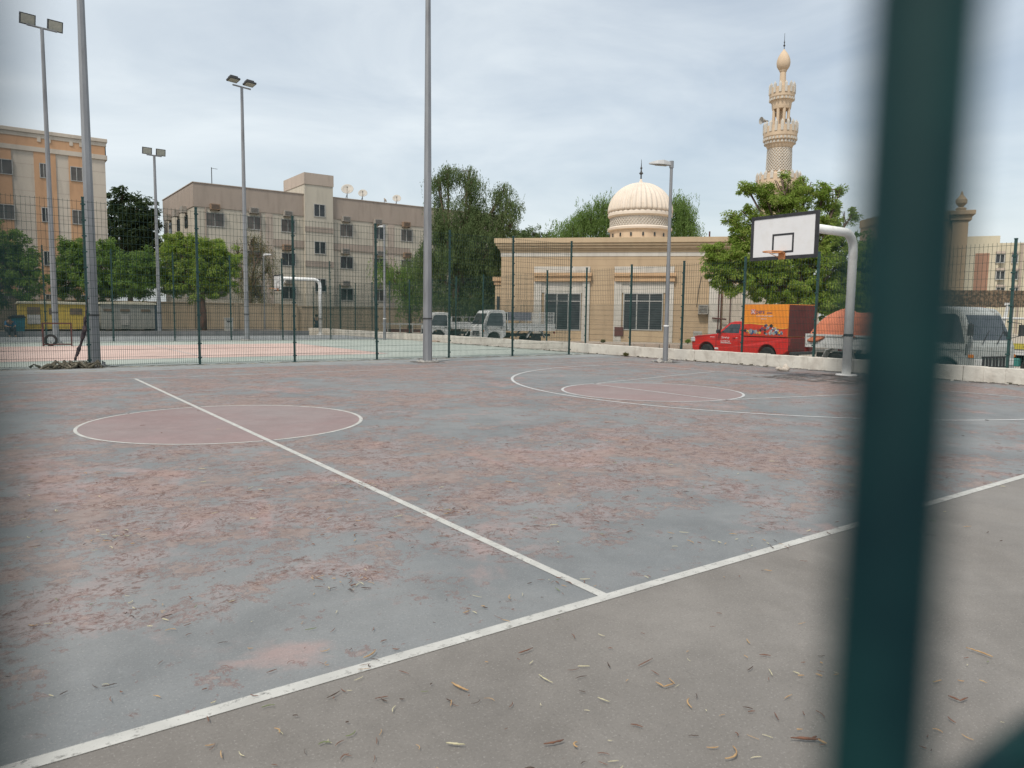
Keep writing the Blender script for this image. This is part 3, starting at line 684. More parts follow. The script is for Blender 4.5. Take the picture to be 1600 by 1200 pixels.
# stone courses: shallow grooves as slightly proud thin joints
m = MB(); z = .45
while z < HT-1.3: m.box((0, -.004, z), (LM, .004, z+.014)); z += .42
m.build('joint_line', wall_mat('joint', (.36, .27, .18), (.33, .25, .16)), root)
m = MB(); zz_ = HT-.95
for k, (o_, h_) in enumerate([(.06, .16), (.14, .12), (.24, .18), (.34, .16), (.42, .33)]):
    m.box((-o_, -o_, zz_+.001), (xR+o_, DP+o_, zz_+h_)); zz_ += h_
m.build('cornice', M_tan2, root, bevel=.01)
zw1, zw0 = fm(950, 392.5)[1], fm(950, 400.5)[1]
m = MB(); m.box((-.03, -.03, zw0), (xR+.03, -.001, zw1)); m.box((-.03, -.0, zw0), (-.001, DP, zw1)); m.build('white_band', M_mwhite, root)
def tallwin(pl, pr, gl, gr, name=0):
    x0, x1 = fm(pl, 440)[0], fm(pr, 440)[0]; g0, g1 = fm(gl, 490)[0], fm(gr, 490)[0]
    zt1, zt0 = fm(pl+40, 416.5)[1], fm(pl+40, 426.5)[1]
    zc, zp = fm(pl+40, 440)[1], fm(pl+40, 434)[1]
    gz1, gz0, gt = fm(pl+40, 459.5)[1], fm(pl+40, 514.5)[1], fm(pl+40, 470.5)[1]
    m = MB(); m.box((x0, -.10, zt0+.001), (x1, -.001, zt1)); m.build('lintel_panel', M_mwhite, root)
    m = MB(); m.box((x0+.0, -.34, zp+.10), (x1+.12, -.001, zt0-.002)); m.box((x0+.05, -.24, zc+.01), (x1+.06, -.001, zp+.098)); 
    k = x0+.1
    while k < x1: m.box((k, -.30, zp+.02), (k+.09, -.241, zp+.098)); k += .2
    m.build('window_hood', M_peach, root, bevel=.01)
    pw = .52
    for xa in (x0, x1-pw): 
        m = MB(); m.box((xa, -.12, 0), (xa+pw, -.001, zc)); m.build('pilaster', M_mwhite, root, bevel=.01)
    m = MB(); m.box((x0+pw+.001, -.05, gz1+.08), (x1-pw-.001, -.001, zc)); m.build('upper_panel', M_mwhite, root)
    m = MB(); m.box((x0+pw+.001, -.05, 0), (x1-pw-.001, -.001, gz0-.08)); m.build('sill_panel', M_tan2, root)
    g = window(root, g0, g1, gz0, gz1, -.015, 2, M_bglass, .07, gt, .1)
    m = MB(); z = gz0+.1
    while z < gz1-.1: m.box((g0+.02, -.034, z), (g1-.02, -.028, z+.02)); z += .16
    m.build('louvre', mat('louvre_grey', (.06, .075, .08), .4, (.1, .12, .125), 2), g)
tallwin(835, 922, 852, 906); tallwin(960, 1053, 975, 1034)
m = MB(); a = fm(960, 525); b = fm(974, 511); m.box((a[0], -.16, a[1]), (b[0], -.121, b[1])); m.build('maroon_panel', mat('maroon', (.13, .055, .05), .7, (.1, .045, .04), 5), root)
# lower wing on the left
wx0 = fm(771, 440)[0]; wz = fm(778, 432)[1]
m = MB(); m.box((wx0, .6, 0), (-.002, 6, wz-.3)); m.build('side_wing', M_tan2, root)
m = MB(); m.box((wx0-.18, .42, wz-.3+.001), (-.002, 6.1, wz)); m.box((wx0-.08, .52, wz-.55), (-.002, 6.05, wz-.301)); m.build('wing_cornice', M_peach, root, bevel=.02)
m = MB(); a = fm(776, 490, .6); m.box((a[0], .57, 1.6), (a[0]+.22, .599, 3.0)); m.build('side_window', M_bglass, root)
# roof slab under the dome and dome
cx, cz = fm(999, 371, 5.5)
sc = 54.5/FPX
dx0 = cx; DY = 5.5
m = MB(); m.box((cx-58*sc, DY-58*sc, HT-.0), (cx+58*sc, DY+58*sc, HT+.22)); m.build('dome_base', M_drum, root)
def rz(py): return fm(999, py, DY)[1]
m = MB(); m.lathe([(45*sc, HT+.2), (45.5*sc, rz(363))], 48, (cx, DY, 0)); m.build('drum', M_drum, root, smooth=False)
for k in range(16):
    a = 2*math.pi*(k+.35)/16; m = MB(); r = 45.6*sc
    M4 = Matrix.Translation((cx+r*math.cos(a), DY+r*math.sin(a), (HT+.2+rz(363))/2+.05)) @ Matrix.Rotation(a, 4, 'Z')
    m.box((-.05, -.06, -.12), (.03, .06, .08), 0, M4); m.tube([M4 @ Vector((-.05, 0, .08)), M4 @ Vector((.03, 0, .08))], .06, 10); m.build('drum_window', M_bglass, root)
m = MB(); m.lathe([(45*sc, rz(363)), (49*sc, rz(361.5)), (49.5*sc, rz(358.5)), (47*sc, rz(356.5)), (45*sc, rz(356.4)), (45*sc, rz(342.5)), (47.5*sc, rz(341)), (49.2*sc, rz(339.5)), (49*sc, rz(336)), (48.3*sc, rz(334)), (46*sc, rz(333.9))], 64, (cx, DY, 0)); m.build('drum_ring', M_dome, root)
# lattice band
lt = MB(); zl0, zl1 = rz(356), rz(343); n = 60; r = 45.7*sc
for s_ in (1, -1):
    for k in range(n):
        a0 = 2*math.pi*k/n; pts = []
        for q in range(4):
            a = a0+s_*q/3*2*math.pi/n*2.2; pts.append((cx+r*math.cos(a), DY+r*math.sin(a), zl0+(zl1-zl0)*q/3))
        lt.tube(pts, .028, 4, cap=False)
lt.build('lattice', M_mwhite, root)
prof = []; zb = rz(333.5); zt_ = rz(283.5); hD = zt_-zb
for k in range(17):
    a = k/16*math.pi/2
    prof.append((48*sc*math.cos(a)*(1 if k < 16 else .03)+.02, zb+hD*.955*math.sin(a)))
prof[-1] = (3.2*sc, zb+hD*.96); prof += [(2.2*sc, zb+hD), (1.2*sc, zb+hD*1.07)]
m = MB(); m.lathe(prof, 324, (cx, DY, 0), flute=.075, nf=36); m.build('dome', M_dome, root, smooth=True)
m = MB(); zf = zb+hD*1.05
m.lathe([(.05, zf), (.05, zf+.35), (.16, zf+.45), (.05, zf+.6), (.04, zf+.75), (.09, zf+.82), (.03, zf+.95), (.012, rz(249))], 10, (cx, DY, 0)); m.build('finial', M_dark, root)
# right wing: white column + cream wall + tan wall above
a0_ = fm(1107, 480)[0]; a1_ = fm(1128, 480)[0]; zc_ = fm(1115, 441)[1]
m = MB(); m.box((a0_+.01, -.28, 0), (a1_-.1, -.002, zc_)); m.box((a0_-.08, -.34, zc_+.001), (a1_+.0, -.002, zc_+.2)); m.build('corner_column', M_mwhite, root, bevel=.03)
m = MB(); m.box((a1_+.05, -.12, 0), (xR+3.4, -.003, zc_-.1)); m.build('cream_wall', M_cream, root)
m = MB()
for px_ in (1122, 1126, 1140): 
    q = fm(px_, 470)[0]; m.tube([(q, -.36, .2), (q+.02, -.36, zc_-.3)], .035, 6)
q = fm(1112, 497); q2 = fm(1134, 499); m.tube([(q[0], -.38, q[1]), (q2[0], -.38, q2[1])], .05, 6); m.build('pipe', M_rust, root)
# the wall AC, white box units on ground
q = fm(1098, 491); ac_unit(root, q[0], q[1], 0, .62, .62, .4)
q = fm(1086, 535); 
m = MB(); m.box((0, 0, 0), (.55, .35, .8)); m.box((.05, -.02, .1), (.5, -.002, .7), 1)
M4 = Matrix.Translation(MO) @ Matrix.Rotation(rzM, 4, 'Z')
o = m.build('condenser_unit', [M_pale, M_ac], None, bevel=.01); o.matrix_world = M4 @ Matrix.Translation((fm(1082, 530)[0], -.9, 0)); tag(o, 'white condenser unit standing on the ground by the mosque corner', 'air conditioner')
m = MB(); q = fm(1092, 450); pts = [(q[0]+.15, -.02, fm(1100, 432)[1]), (q[0]+.0, -.05, q[1]), (q[0]-.1, -.03, 2.4)]; m.tube(pts, .02, 5); m.build('cable', M_dark, root)
m = MB(); q = fm(1108, 372); m.tube([(q[0], -.3, HT), (q[0], -.3, HT+.35)], .05, 6); m.build('roof_spout', M_rust, root)
# right block of the mosque
a = at_d(1342, 400, 45); b = at_d(1387, 400, 44.2); c = at_d(1512, 400, 42.5)
ztb = at_d(1387, 334, 44.2).z
d1 = Vector((c.x-b.x, c.y-b.y, 0)); rzb = math.atan2(d1.y, d1.x)
rb = empty('mosque_porch', (b.x, b.y, ZG), rzb); tag(rb, 'tan mosque porch block with projecting top, mostly hidden behind the blurred bar', 'building')
Lb = d1.length; hb = ztb-ZG
a = at_d(1342, 400, 47.6); al = Matrix.Rotation(-rzb, 4, 'Z') @ Vector((a.x-b.x, a.y-b.y, 0))
def foot(m_, g, z0_, z1_):
    P4 = [(-g*.6, -g), (Lb-.35+g, -g), (Lb-.35+al.x, al.y), (al.x-g, al.y+g)]; n_ = 4
    m_.add([(*p, z0_) for p in P4]+[(*p, z1_) for p in P4], [(3, 2, 1, 0), (4, 5, 6, 7)]+[(i, (i+1) % 4, (i+1) % 4+4, i+4) for i in range(4)])
m = MB(); foot(m, 0, 0, hb-.5); m.build('wall', M_tan, rb)
m = MB(); foot(m, .06, hb-.499, hb); m.build('parapet', M_tan2, rb)
m = MB(); m.box((Lb-.9, -.25, 0), (Lb-.1, .5, hb-.6)); m.box((Lb-1.0, -.35, hb-.599), (Lb+.05, .6, hb-.3)); m.box((Lb-1.1, -.5, hb-.299), (Lb+.2, .75, hb-.05)); m.build('corner_pillar', M_tan, rb, bevel=.03)
m = MB(); m.lathe([(.25, hb-.05), (.28, hb+.1), (.12, hb+.2), (.3, hb+.4), (.3, hb+.6), (.1, hb+.85), (.02, hb+1.1)], 12, (Lb-.5, 0, 0)); m.build('finial', M_tan2, rb)
m = MB(); m.box((.6, -.03, 1), (1.6, -.001, 3.2)); m.build('window', M_bglass, rb)

# --- minaret
DM = 60.; C0 = at_d(1210.5, 400, DM); 
root = empty('minaret', (C0.x, C0.y, ZG)); tag(root, 'tall cream minaret with two crenellated balconies and bulb top', 'minaret')
k_ = DM/FPX
def mz(py): return h_at((C0.x, C0.y), py)-ZG
def ring(name, prof, n=32, mt=None, par=root): m = MB(); m.lathe([(r*k_, mz(y)) for r, y in prof], n); return m.build(name, mt or M_drum, par, smooth=False)
ring('lower_shaft', [(25, 540), (25, 305)], 8)
ring('lower_balcony', [(25, 312), (27, 304), (32, 298), (32.5, 294), (32.5, 278), (30.5, 278), (30.5, 285), (17, 285)], 24)
ring('shaft', [(19, 290), (18.6, 273), (18, 272), (17.6, 232)], 32)
ring('collar', [(18.2, 275.5), (20, 275), (20, 272.5), (18, 272)], 32, M_dome)
ring('middle_corbel', [(18, 233), (19, 231), (20, 228), (21.5, 226), (21.5, 223), (23.5, 221), (23.5, 217), (24.6, 215), (25, 208), (25, 206), (14, 206)], 32)
ring('lantern_floor', [(12, 206), (12.6, 200), (12.6, 197), (3, 197)], 24)
ring('lantern_core', [(3.2, 200), (3.2, 168)], 10)
ring('upper_corbel', [(10, 172), (13.6, 171.5), (14.2, 168), (14.6, 163), (15.2, 160), (17.2, 158), (17.2, 155), (18.3, 153), (18.6, 147), (18.6, 145), (6, 145)], 32)
ring('neck', [(6.4, 146), (5.4, 138), (4.6, 130), (4.4, 113), (5.6, 111.5), (5.6, 110)], 20)
ring('bulb', [(4, 111), (7, 108.5), (9.4, 104), (10.1, 99), (9.6, 94), (8, 89), (5.4, 84), (3, 80.5), (1.2, 78), (.8, 77)], 28, M_drum).data.shade_smooth()
ring('finial', [(.5, 78), (.5, 73), (1.8, 71.5), (.6, 69.5), (.6, 67), (1.2, 66), (.4, 64.5), (.25, 52)], 8, M_dark)
def crenel(name, r, y0, y1, n, wfrac=.45, posts=True):
    par_ = MB(); z0, z1 = mz(y0), mz(y1); rr = r*k_
    m = MB(); m.lathe([(rr-.06, z0), (rr, z0), (rr, z0+(z1-z0)*.5), (rr-.06, z0+(z1-z0)*.5)], 32)
    m.build(name, M_drum, root)
    pp = MB()
    for i in range(n):
        a = 2*math.pi*i/n; M4 = Matrix.Translation((rr*math.cos(a), rr*math.sin(a), 0)) @ Matrix.Rotation(a, 4, 'Z'); hw = math.pi*rr/n*wfrac
        pp.box((-.07, -hw, z0-.15), (.07, hw, z1-.1), 0, M4); pp.add([M4 @ Vector(v) for v in ((-.07, -hw, z1-.1), (.07, -hw, z1-.1), (.07, hw, z1-.1), (-.07, hw, z1-.1), (0, 0, z1+.12))], [(0, 1, 4), (1, 2, 4), (2, 3, 4), (3, 0, 4)])
    pp.build(name+'_merlons', M_mwhite, root)
crenel('middle_parapet', 24.4, 206, 193, 18); crenel('upper_parapet', 18.2, 145, 132.5, 14); crenel('lower_parapet', 32, 280, 272, 20)
for i in range(8):
    a = 2*math.pi*(i+.25)/8; m = MB(); q = (11.4*k_*math.cos(a), 11.4*k_*math.sin(a)); m.tube([(*q, mz(198)), (*q, mz(171))], .12, 8); m.build('lantern_column', M_drum, root)
    m = MB(); b0 = 2*math.pi*(i+.25)/8; b1 = b0+2*math.pi/8
    for s_ in range(6):
        t0, t1 = s_/6, (s_+1)/6; az0, az1 = b0+(b1-b0)*t0, b0+(b1-b0)*t1
        hh = mz(171)-.55*abs(2*((t0+t1)/2)-1)**2.2
        p0_, p1_ = (11.4*k_*math.cos(az0), 11.4*k_*math.sin(az0)), (11.4*k_*math.cos(az1), 11.4*k_*math.sin(az1))
        m.add([(*p0_, hh), (*p1_, hh), (*p1_, mz(170)), (*p0_, mz(170)), (p0_[0]*.85, p0_[1]*.85, hh), (p1_[0]*.85, p1_[1]*.85, hh), (p1_[0]*.85, p1_[1]*.85, mz(170)), (p0_[0]*.85, p0_[1]*.85, mz(170))], [(0,1,2,3), (7,6,5,4), (4,5,1,0), (3,2,6,7)])
    m.build('lantern_arch', M_drum, root)
lt = MB(); zl0, zl1 = mz(269), mz(234); n = 26; r0, r1 = 18.6*k_, 17.9*k_
for s_ in (1, -1):
    for k in range(n):
        a0 = 2*math.pi*k/n; pts = []
        for q in range(9):
            a = a0+s_*q/8*2*math.pi/n*7; r = r0+(r1-r0)*q/8; pts.append((r*math.cos(a), r*math.sin(a), zl0+(zl1-zl0)*q/8))
        lt.tube(pts, .035, 4, cap=False)
lt.build('lattice', M_mwhite, root)
for py_, rr, nn in ((224.5, 22.3, 26), (219, 24.2, 28), (156.5, 17.9, 20)):
    m = MB()
    for i in range(nn):
        a = 2*math.pi*i/nn; M4 = Matrix.Translation((rr*k_*math.cos(a), rr*k_*math.sin(a), mz(py_))) @ Matrix.Rotation(a, 4, 'Z'); m.box((-.1, -.07, -.09), (.05, .07, .09), 0, M4)
    m.build('dentil_ring', M_mwhite, root)
for i, (px_, py_, yw_) in enumerate(((1195, 189, math.pi+.3), (1227, 188, .3), (1217, 181, -1.9))):
    g = at_d(px_, py_, DM-.6); l = g-root.location
    m = MB(); M4 = Matrix.Translation(l) @ Matrix.Rotation(yw_-YAW, 4, 'Z')
    prof = [(.07, -.3), (.09, -.05), (.16, .15), (.30, .35), (.29, .35), (.1, .1)]
    mm = MB(); mm.lathe(prof, 14); mm.v = [tuple(M4 @ Matrix.Rotation(math.pi/2, 4, 'Y') @ Vector(v)) for v in mm.v]; mm.build('loudspeaker', M_pale, root, smooth=True)

# --- residential block at the far right, d ~ 120
a = at_d(1500, 420, 118); b = at_d(1690, 420, 112)
d1 = Vector((b.x-a.x, b.y-a.y, 0)); rzr = math.atan2(d1.y, d1.x); n1_ = Vector((-math.sin(rzr), math.cos(rzr), 0)); u1 = Vector((math.cos(rzr), math.sin(rzr), 0))
rr = empty('apartment_building', (a.x, a.y, ROADZ), rzr); tag(rr, 'distant cream apartment block with brown vertical strip at far right', 'building')
O1 = Vector((a.x, a.y, ROADZ))
def fr_(px, py):
    d = Vector(ray(px, py)); c = Vector(CAM); s = (O1-c).dot(n1_)/d.dot(n1_); q = c+d*s-O1; return q.dot(u1), q.z
M_cr2 = wall_mat('pale_cream_render', (.55, .50, .38), (.5, .455, .35), .4, .2)
t1 = fr_(1530, 369)[1]; t2 = fr_(1580, 379)[1]; xs = fr_(1561, 400)[0]
m = MB(); m.box((-6, 0, 0), (xs, 12, t1)); m.box((xs+.001, .4, 0), (30, 12, t2)); m.build('wall', M_cr2, rr)
m = MB(); q0, q1 = fr_(1524, 396), fr_(1542, 452); m.box((q0[0], -.1, 1), (q1[0], -.001, q0[1])); m.build('brown_strip', mat('brown_render', (.33, .19, .13), .9, (.29, .17, .12), 1), rr)
for py0, py1 in ((398, 410), (424, 436), (450, 462)):
    for p0_, p1_ in ((1557, 1568), (1583, 1590), (1606, 1616)):
        q0, q1 = fr_(p0_, py0), fr_(p1_, py1); yy = .4 if q0[0] > xs else 0.
        window(rr, q0[0], q1[0], q1[1], q0[1], yy-.02, 1, M_bglass, .12, None, .3)
        m = MB(); m.box((q0[0]-.1, yy-.35, q0[1]+.14), (q1[0]+.1, yy-.021, q0[1]+.5)); m.build('window_hood', M_taupe2, rr)
m = MB(); q = fr_(1561, 400)[0]; q2 = fr_(1597, 400)[0]; m.box((q2-.15, .2, 0), (q2+.15, .399, t2-.1)); m.build('drain_pipe', M_taupe, rr)

# --- shade net canopy on posts (right)
aS = at_d(1490, 470, 33); root = empty('shade_canopy', (aS.x, aS.y, ZG), -YAW-.15); tag(root, 'brown netted carport canopy behind the grey truck cab', 'canopy')
m = MB(); nx, ny = 16, 6; Lc, Wc = 9., 4.
zC = at_d(1540, 452, 33).z-ZG
vs = []; fs = []
for i in range(nx+1):
    for j in range(ny+1):
        x = Lc*i/nx-2.; y_ = Wc*j/ny; z = zC-.15*abs(math.sin(i*math.pi/4))-.85+.9*math.sin(math.pi*(.25+.75*j/ny)*.9)
        vs.append((x, y_, z))
for i in range(nx):
    for j in range(ny): a = i*(ny+1)+j; fs.append((a, a+ny+1, a+ny+2, a+1))
m.add(vs, fs); M_net = mat('shade_net', (.17, .125, .085), .9, (.07, .055, .04), 9, 6, .42, .55)
o = m.build('net', M_net, root); sm = o.modifiers.new('thick', 'SOLIDIFY'); sm.thickness = .03
m = MB()
for k in range(0, 17, 4): 
    x = Lc*k/nx-2.; m.box((x-.02, -.05, zC-.75), (x+.02, -.03, zC-.10))
m.box((-2, -.045, zC-.80), (Lc-2, -.02, zC-.06)); m.build('edge_net', M_net, root)
for k in range(5):
    m = MB(); m.tube([(Lc*k/4-2.0, .05, 0), (Lc*k/4-2.0, .05, zC-.3)], .05, 8); m.build('post', M_pale, root)
#@@PART3
# ------------------------------------------------------------------ trees
RNG = np.random.default_rng(11)
def leaf_mesh(name, C, Dv, Nv, ln, wd, m, parent):
    """C centres, Dv long axis, Nv side axis; rhombic leaves"""
    n = len(C); V = np.empty((n, 4, 3)); L = ln[:, None]*.5; Wd = wd[:, None]*.5
    V[:, 0] = C-Dv*L; V[:, 1] = C+Nv*Wd-Dv*L*.1; V[:, 2] = C+Dv*L; V[:, 3] = C-Nv*Wd-Dv*L*.1
    me = bpy.data.meshes.new(name); me.vertices.add(n*4); me.vertices.foreach_set('co', V.reshape(-1))
    me.loops.add(n*4); me.loops.foreach_set('vertex_index', np.arange(n*4, dtype=np.int32))
    me.polygons.add(n); me.polygons.foreach_set('loop_start', np.arange(0, n*4, 4, dtype=np.int32)); me.polygons.foreach_set('loop_total', np.full(n, 4, dtype=np.int32))
    me.materials.append(m); me.update(calc_edges=True)
    o = bpy.data.objects.new(name, me); col.objects.link(o); o.parent = parent; return o
def unit(a): return a/np.maximum(np.linalg.norm(a, axis=-1, keepdims=True), 1e-9)
def tree(lab, base, D, blobs, nclump, nleaf, ll=.2, lw=.07, mode='bunch', lm=None, bark=None, trunk=(.16, .09), fork=None, cs=.32, name='tree', group='trees round the courts', z0=0., sparse=.5, strand=1.1, lean=0.):
    """blobs: (px, py, rx_px, ry_px, depth shift m); at depth D"""
    P0 = Vector((base[0], base[1], z0)); root = empty(name, P0); tag(root, lab, 'tree', group)
    E_ = []
    for b in blobs:
        d = D+(b[4] if len(b) > 4 else 0); c = at_d(b[0], b[1], d)-P0; s = d/FPX
        E_.append((np.array(c), np.array([b[2]*s, b[2]*s*.9, b[3]*s])))
    vol = np.array([e[1].prod()**.75 for e in E_]); vol /= vol.sum()
    cen = []
    for i in range(nclump):
        k = RNG.choice(len(E_), p=vol); c, r = E_[k]
        d = unit(RNG.normal(size=3)); q_ = RNG.random(); rad = RNG.uniform(sparse, 1.03) if q_ < .72 else (RNG.uniform(1.0, 1.32) if q_ > .87 else RNG.uniform(.1, 1))
        cen.append(c+d*r*rad)
    cen = np.array(cen); outw = unit(cen-np.array([e[0] for e in E_]).mean(0))
    sz = cs*RNG.uniform(.55, 1.35, nclump)
    if mode == 'bunch':
        idx = np.repeat(np.arange(nclump), nleaf); n = len(idx)
        off = unit(RNG.normal(size=(n, 3)))*RNG.uniform(.15, 1, (n, 1))**.6; off[:, 2] *= .75
        C = cen[idx]+off*sz[idx, None]
        Dv = unit(off*1.0+outw[idx]*.3+np.array([0, 0, -.55])+RNG.normal(size=(n, 3))*.35)
    else:
        ns = max(3, nleaf//12); idx = np.repeat(np.arange(nclump), ns*12); n = len(idx)
        so_ = np.repeat(RNG.normal(size=(nclump*ns, 3))*np.repeat(sz, ns)[:, None]*[.8, .8, .4], 12, axis=0)
        ln_ = np.repeat(RNG.uniform(.45, 1.2, nclump*ns)*strand, 12); t = np.tile(np.linspace(0, 1, 12), nclump*ns)
        sway = np.repeat(RNG.normal(size=(nclump*ns, 3))*[.22, .22, 0], 12, axis=0)
        C = cen[idx]+so_+sway*t[:, None]+np.stack([0*t, 0*t, -ln_*t], -1)+RNG.normal(size=(n, 3))*.05
        Dv = unit(RNG.normal(size=(n, 3))*.45+np.array([0, 0, -1.]))
    Nv = unit(np.cross(Dv, RNG.normal(size=(n, 3))))
    leaf_mesh('crown', C, Dv, Nv, ll*RNG.uniform(.6, 1.3, n), lw*RNG.uniform(.6, 1.3, n), lm, root)
    # trunk, limbs and twigs
    m = MB(); top = fork if fork else 1.8
    tp = Vector((lean, 0, top)); rnd = random.Random(len(lab))
    m.tube([(0, 0, -.2), (lean*.2+.03, .02, top*.35), (lean*.6-.02, -.02, top*.7), tp], [trunk[0]*1.25, trunk[0], trunk[0]*.85, trunk[0]*.72], 9)
    for c, r in E_:
        c = Vector(c); mid = tp.lerp(c, .5)+Vector((rnd.uniform(-.25, .25), rnd.uniform(-.25, .25), rnd.uniform(.0, .3)))
        m.tube([tp-Vector((0, 0, .12)), mid, c], [trunk[0]*.55, trunk[0]*.33, trunk[0]*.16], 6)
        dd = np.linalg.norm((cen-np.array(c))/r, axis=1); near = np.argsort(dd)[:14]
        for q in near[::2]:
            e = Vector(cen[q]); m.tube([c.lerp(mid, rnd.uniform(0, .6)), c.lerp(e, .5)+Vector((0, 0, .08)), e], [trunk[0]*.18, .02, .008], 4)
        far_ = np.where((dd < 1.15))[0]
        for q in far_[::max(1, len(far_)//10)]:
            e = Vector(cen[q]); m.tube([c, c.lerp(e, .55)+Vector((0, 0, .1)), e], [trunk[0]*.14, .018, .007], 4)
    m.build('trunk', bark or M_bark, root, smooth=True)
    return root
L_br = leafmat('leaf_bright', (0.188, 0.288, 0.044), (0.263, 0.362, 0.075), (0.375, 0.350, 0.125))
L_mid = leafmat('leaf_mid', (0.112, 0.206, 0.044), (0.175, 0.269, 0.062), (0.237, 0.263, 0.100))
L_dk = leafmat('leaf_dark', (.035, .062, .025), (.06, .09, .035), (.08, .10, .045))
L_eu = leafmat('leaf_grey_green', (0.094, 0.150, 0.056), (0.156, 0.213, 0.088), (0.200, 0.213, 0.112))
L_br2 = leafmat('leaf_brownish', (.13, .135, .05), (.18, .16, .07), (.21, .17, .09))
L_soft = leafmat('leaf_soft', (0.138, 0.225, 0.056), (0.188, 0.288, 0.081), (0.225, 0.275, 0.100))

# left row behind the cabins
b = at_d(-10, 520, 41.8); tree('broad dark green tree at the left edge before the striped block', b, 41.8, [(-30, 420, 60, 55), (25, 415, 36, 45), (10, 380, 28, 24), (40, 442, 26, 28), (-60, 380, 50, 40)], 420, 95, .18, .06, lm=L_mid, fork=2.2, z0=.28)
b = at_d(150, 520, 45.6); tree('leafy green tree behind the gap between the two cabins', b, 45.6, [(120, 420, 32, 40), (165, 425, 36, 40), (210, 430, 34, 36), (110, 392, 16, 18), (170, 388, 14, 14), (145, 400, 22, 22), (225, 412, 20, 22), (95, 440, 16, 24), (180, 445, 50, 18)], 620, 90, .19, .06, lm=L_mid, fork=2.2, z0=.28)
b = at_d(318, 519, 47.3); tree('round green tree with a forked reddish trunk before the tan wall', b, 47.3, [(285, 425, 34, 36), (325, 430, 38, 36), (350, 420, 24, 34), (268, 395, 20, 22), (300, 385, 20, 20), (262, 378, 8, 9), (283, 370, 9, 8), (335, 392, 18, 18), (318, 400, 26, 24), (262, 440, 20, 20)], 620, 95, .18, .055, lm=L_br, bark=M_barkr, fork=2.7, trunk=(.2, .1), z0=0.28)
b = at_d(205, 500, 66); tree('tall very dark tree between the striped block and the beige block', b, 66, [(200, 390, 30, 60), (215, 350, 26, 36), (185, 330, 14, 28), (190, 305, 12, 12), (215, 318, 10, 12), (238, 400, 18, 55), (240, 345, 10, 14), (176, 400, 14, 60)], 420, 60, .34, .12, lm=L_dk, fork=3, cs=.55, trunk=(.3, .1))
b = at_d(392, 505, 56); tree('sparse brownish feathery tree before the beige block', b, 56, [(392, 378, 20, 22), (405, 400, 28, 26), (385, 430, 26, 30), (418, 425, 20, 26), (372, 400, 12, 26), (398, 460, 24, 16)], 170, 60, .18, .03, mode='droop', lm=L_br2, fork=3.2, cs=.35, strand=1.0, trunk=(.17, .08))
# undergrowth-like trees to the right of the beige block
b = at_d(640, 505, 57); tree('low green drooping tree left of the tall eucalyptus', b, 57, [(625, 425, 34, 24), (650, 440, 30, 30), (665, 410, 24, 20), (600, 418, 18, 14), (640, 470, 30, 18)], 230, 60, .2, .05, mode='droop', lm=L_soft, fork=2.5, cs=.4, strand=1.2)
b = at_d(712, 505, 54); tree('tall grey green eucalyptus with drooping foliage left of the mosque', b, 54,
    [(700, 268, 20, 22), (684, 283, 14, 16), (733, 268, 9, 12), (735, 300, 22, 32), (725, 345, 38, 36), (785, 300, 18, 18), (790, 330, 22, 30), (690, 360, 22, 40), (760, 370, 36, 40), (705, 400, 40, 44), (760, 430, 36, 50), (668, 420, 26, 50), (722, 462, 50, 26), (800, 352, 16, 22), (690, 315, 14, 20), (740, 400, 40, 40), (750, 335, 20, 20)],
    470, 216, .19, .05, mode='droop', lm=L_eu, fork=3.4, cs=.38, strand=1.0, trunk=(.32, .12), name='eucalyptus_tree', sparse=.45)
b = at_d(770, 500, 62); tree('dark tree filling the gap beside the mosque corner', b, 62, [(765, 440, 26, 50), (745, 470, 30, 30), (775, 400, 16, 30)], 170, 60, .26, .08, lm=L_dk, fork=3, cs=.5)
b = at_d(840, 420, 78); tree('small distant tree line clump above the mosque cornice', b, 78, [(812, 366, 16, 10), (836, 366, 16, 9), (858, 370, 14, 8), (822, 380, 40, 16)], 120, 50, .3, .1, lm=L_eu, fork=5, cs=.5)
b = at_d(920, 420, 72); tree('green tree rising behind the mosque left of the dome', b, 72, [(945, 320, 22, 20), (925, 340, 26, 24), (895, 358, 28, 18), (950, 355, 30, 30), (880, 372, 22, 14), (905, 336, 12, 10)], 380, 60, .26, .06, mode='droop', lm=L_soft, fork=5, cs=.5, strand=1.1)
b = at_d(1065, 420, 72); tree('willowy green tree rising behind the mosque right of the dome', b, 72, [(1058, 320, 22, 18), (1075, 335, 16, 26), (1060, 355, 30, 26), (1035, 345, 20, 36), (1082, 362, 12, 18)], 340, 60, .26, .06, mode='droop', lm=L_soft, fork=5, cs=.5, strand=1.4)
# big bright tree behind the hoop
b = at_d(1250, 520, 37); tree('bright green tree with ragged leaf bunches behind the near backboard', b, 37,
    [(1195, 300, 20, 12), (1168, 296, 12, 7), (1220, 278, 8, 6), (1256, 283, 10, 8), (1245, 305, 26, 20), (1285, 305, 16, 16), (1312, 300, 8, 9), (1300, 325, 14, 14), (1332, 335, 10, 12), (1215, 325, 30, 20), (1165, 325, 9, 9), (1145, 345, 18, 16), (1160, 368, 22, 20), (1190, 350, 24, 26),
     (1245, 350, 40, 30), (1300, 365, 26, 30), (1115, 392, 20, 14), (1125, 415, 26, 22), (1165, 410, 34, 34), (1215, 400, 40, 36), (1270, 405, 40, 36), (1320, 400, 26, 34), (1150, 440, 34, 20), (1210, 445, 40, 26), (1265, 450, 40, 26), (1315, 445, 28, 28), (1180, 462, 16, 10), (1290, 475, 40, 22), (1240, 470, 34, 18), (1340, 470, 24, 26)],
    1150, 110, .17, .05, lm=L_br, bark=M_bark, fork=2.4, cs=.30, trunk=(.2, .1), z0=ZG, sparse=.5)
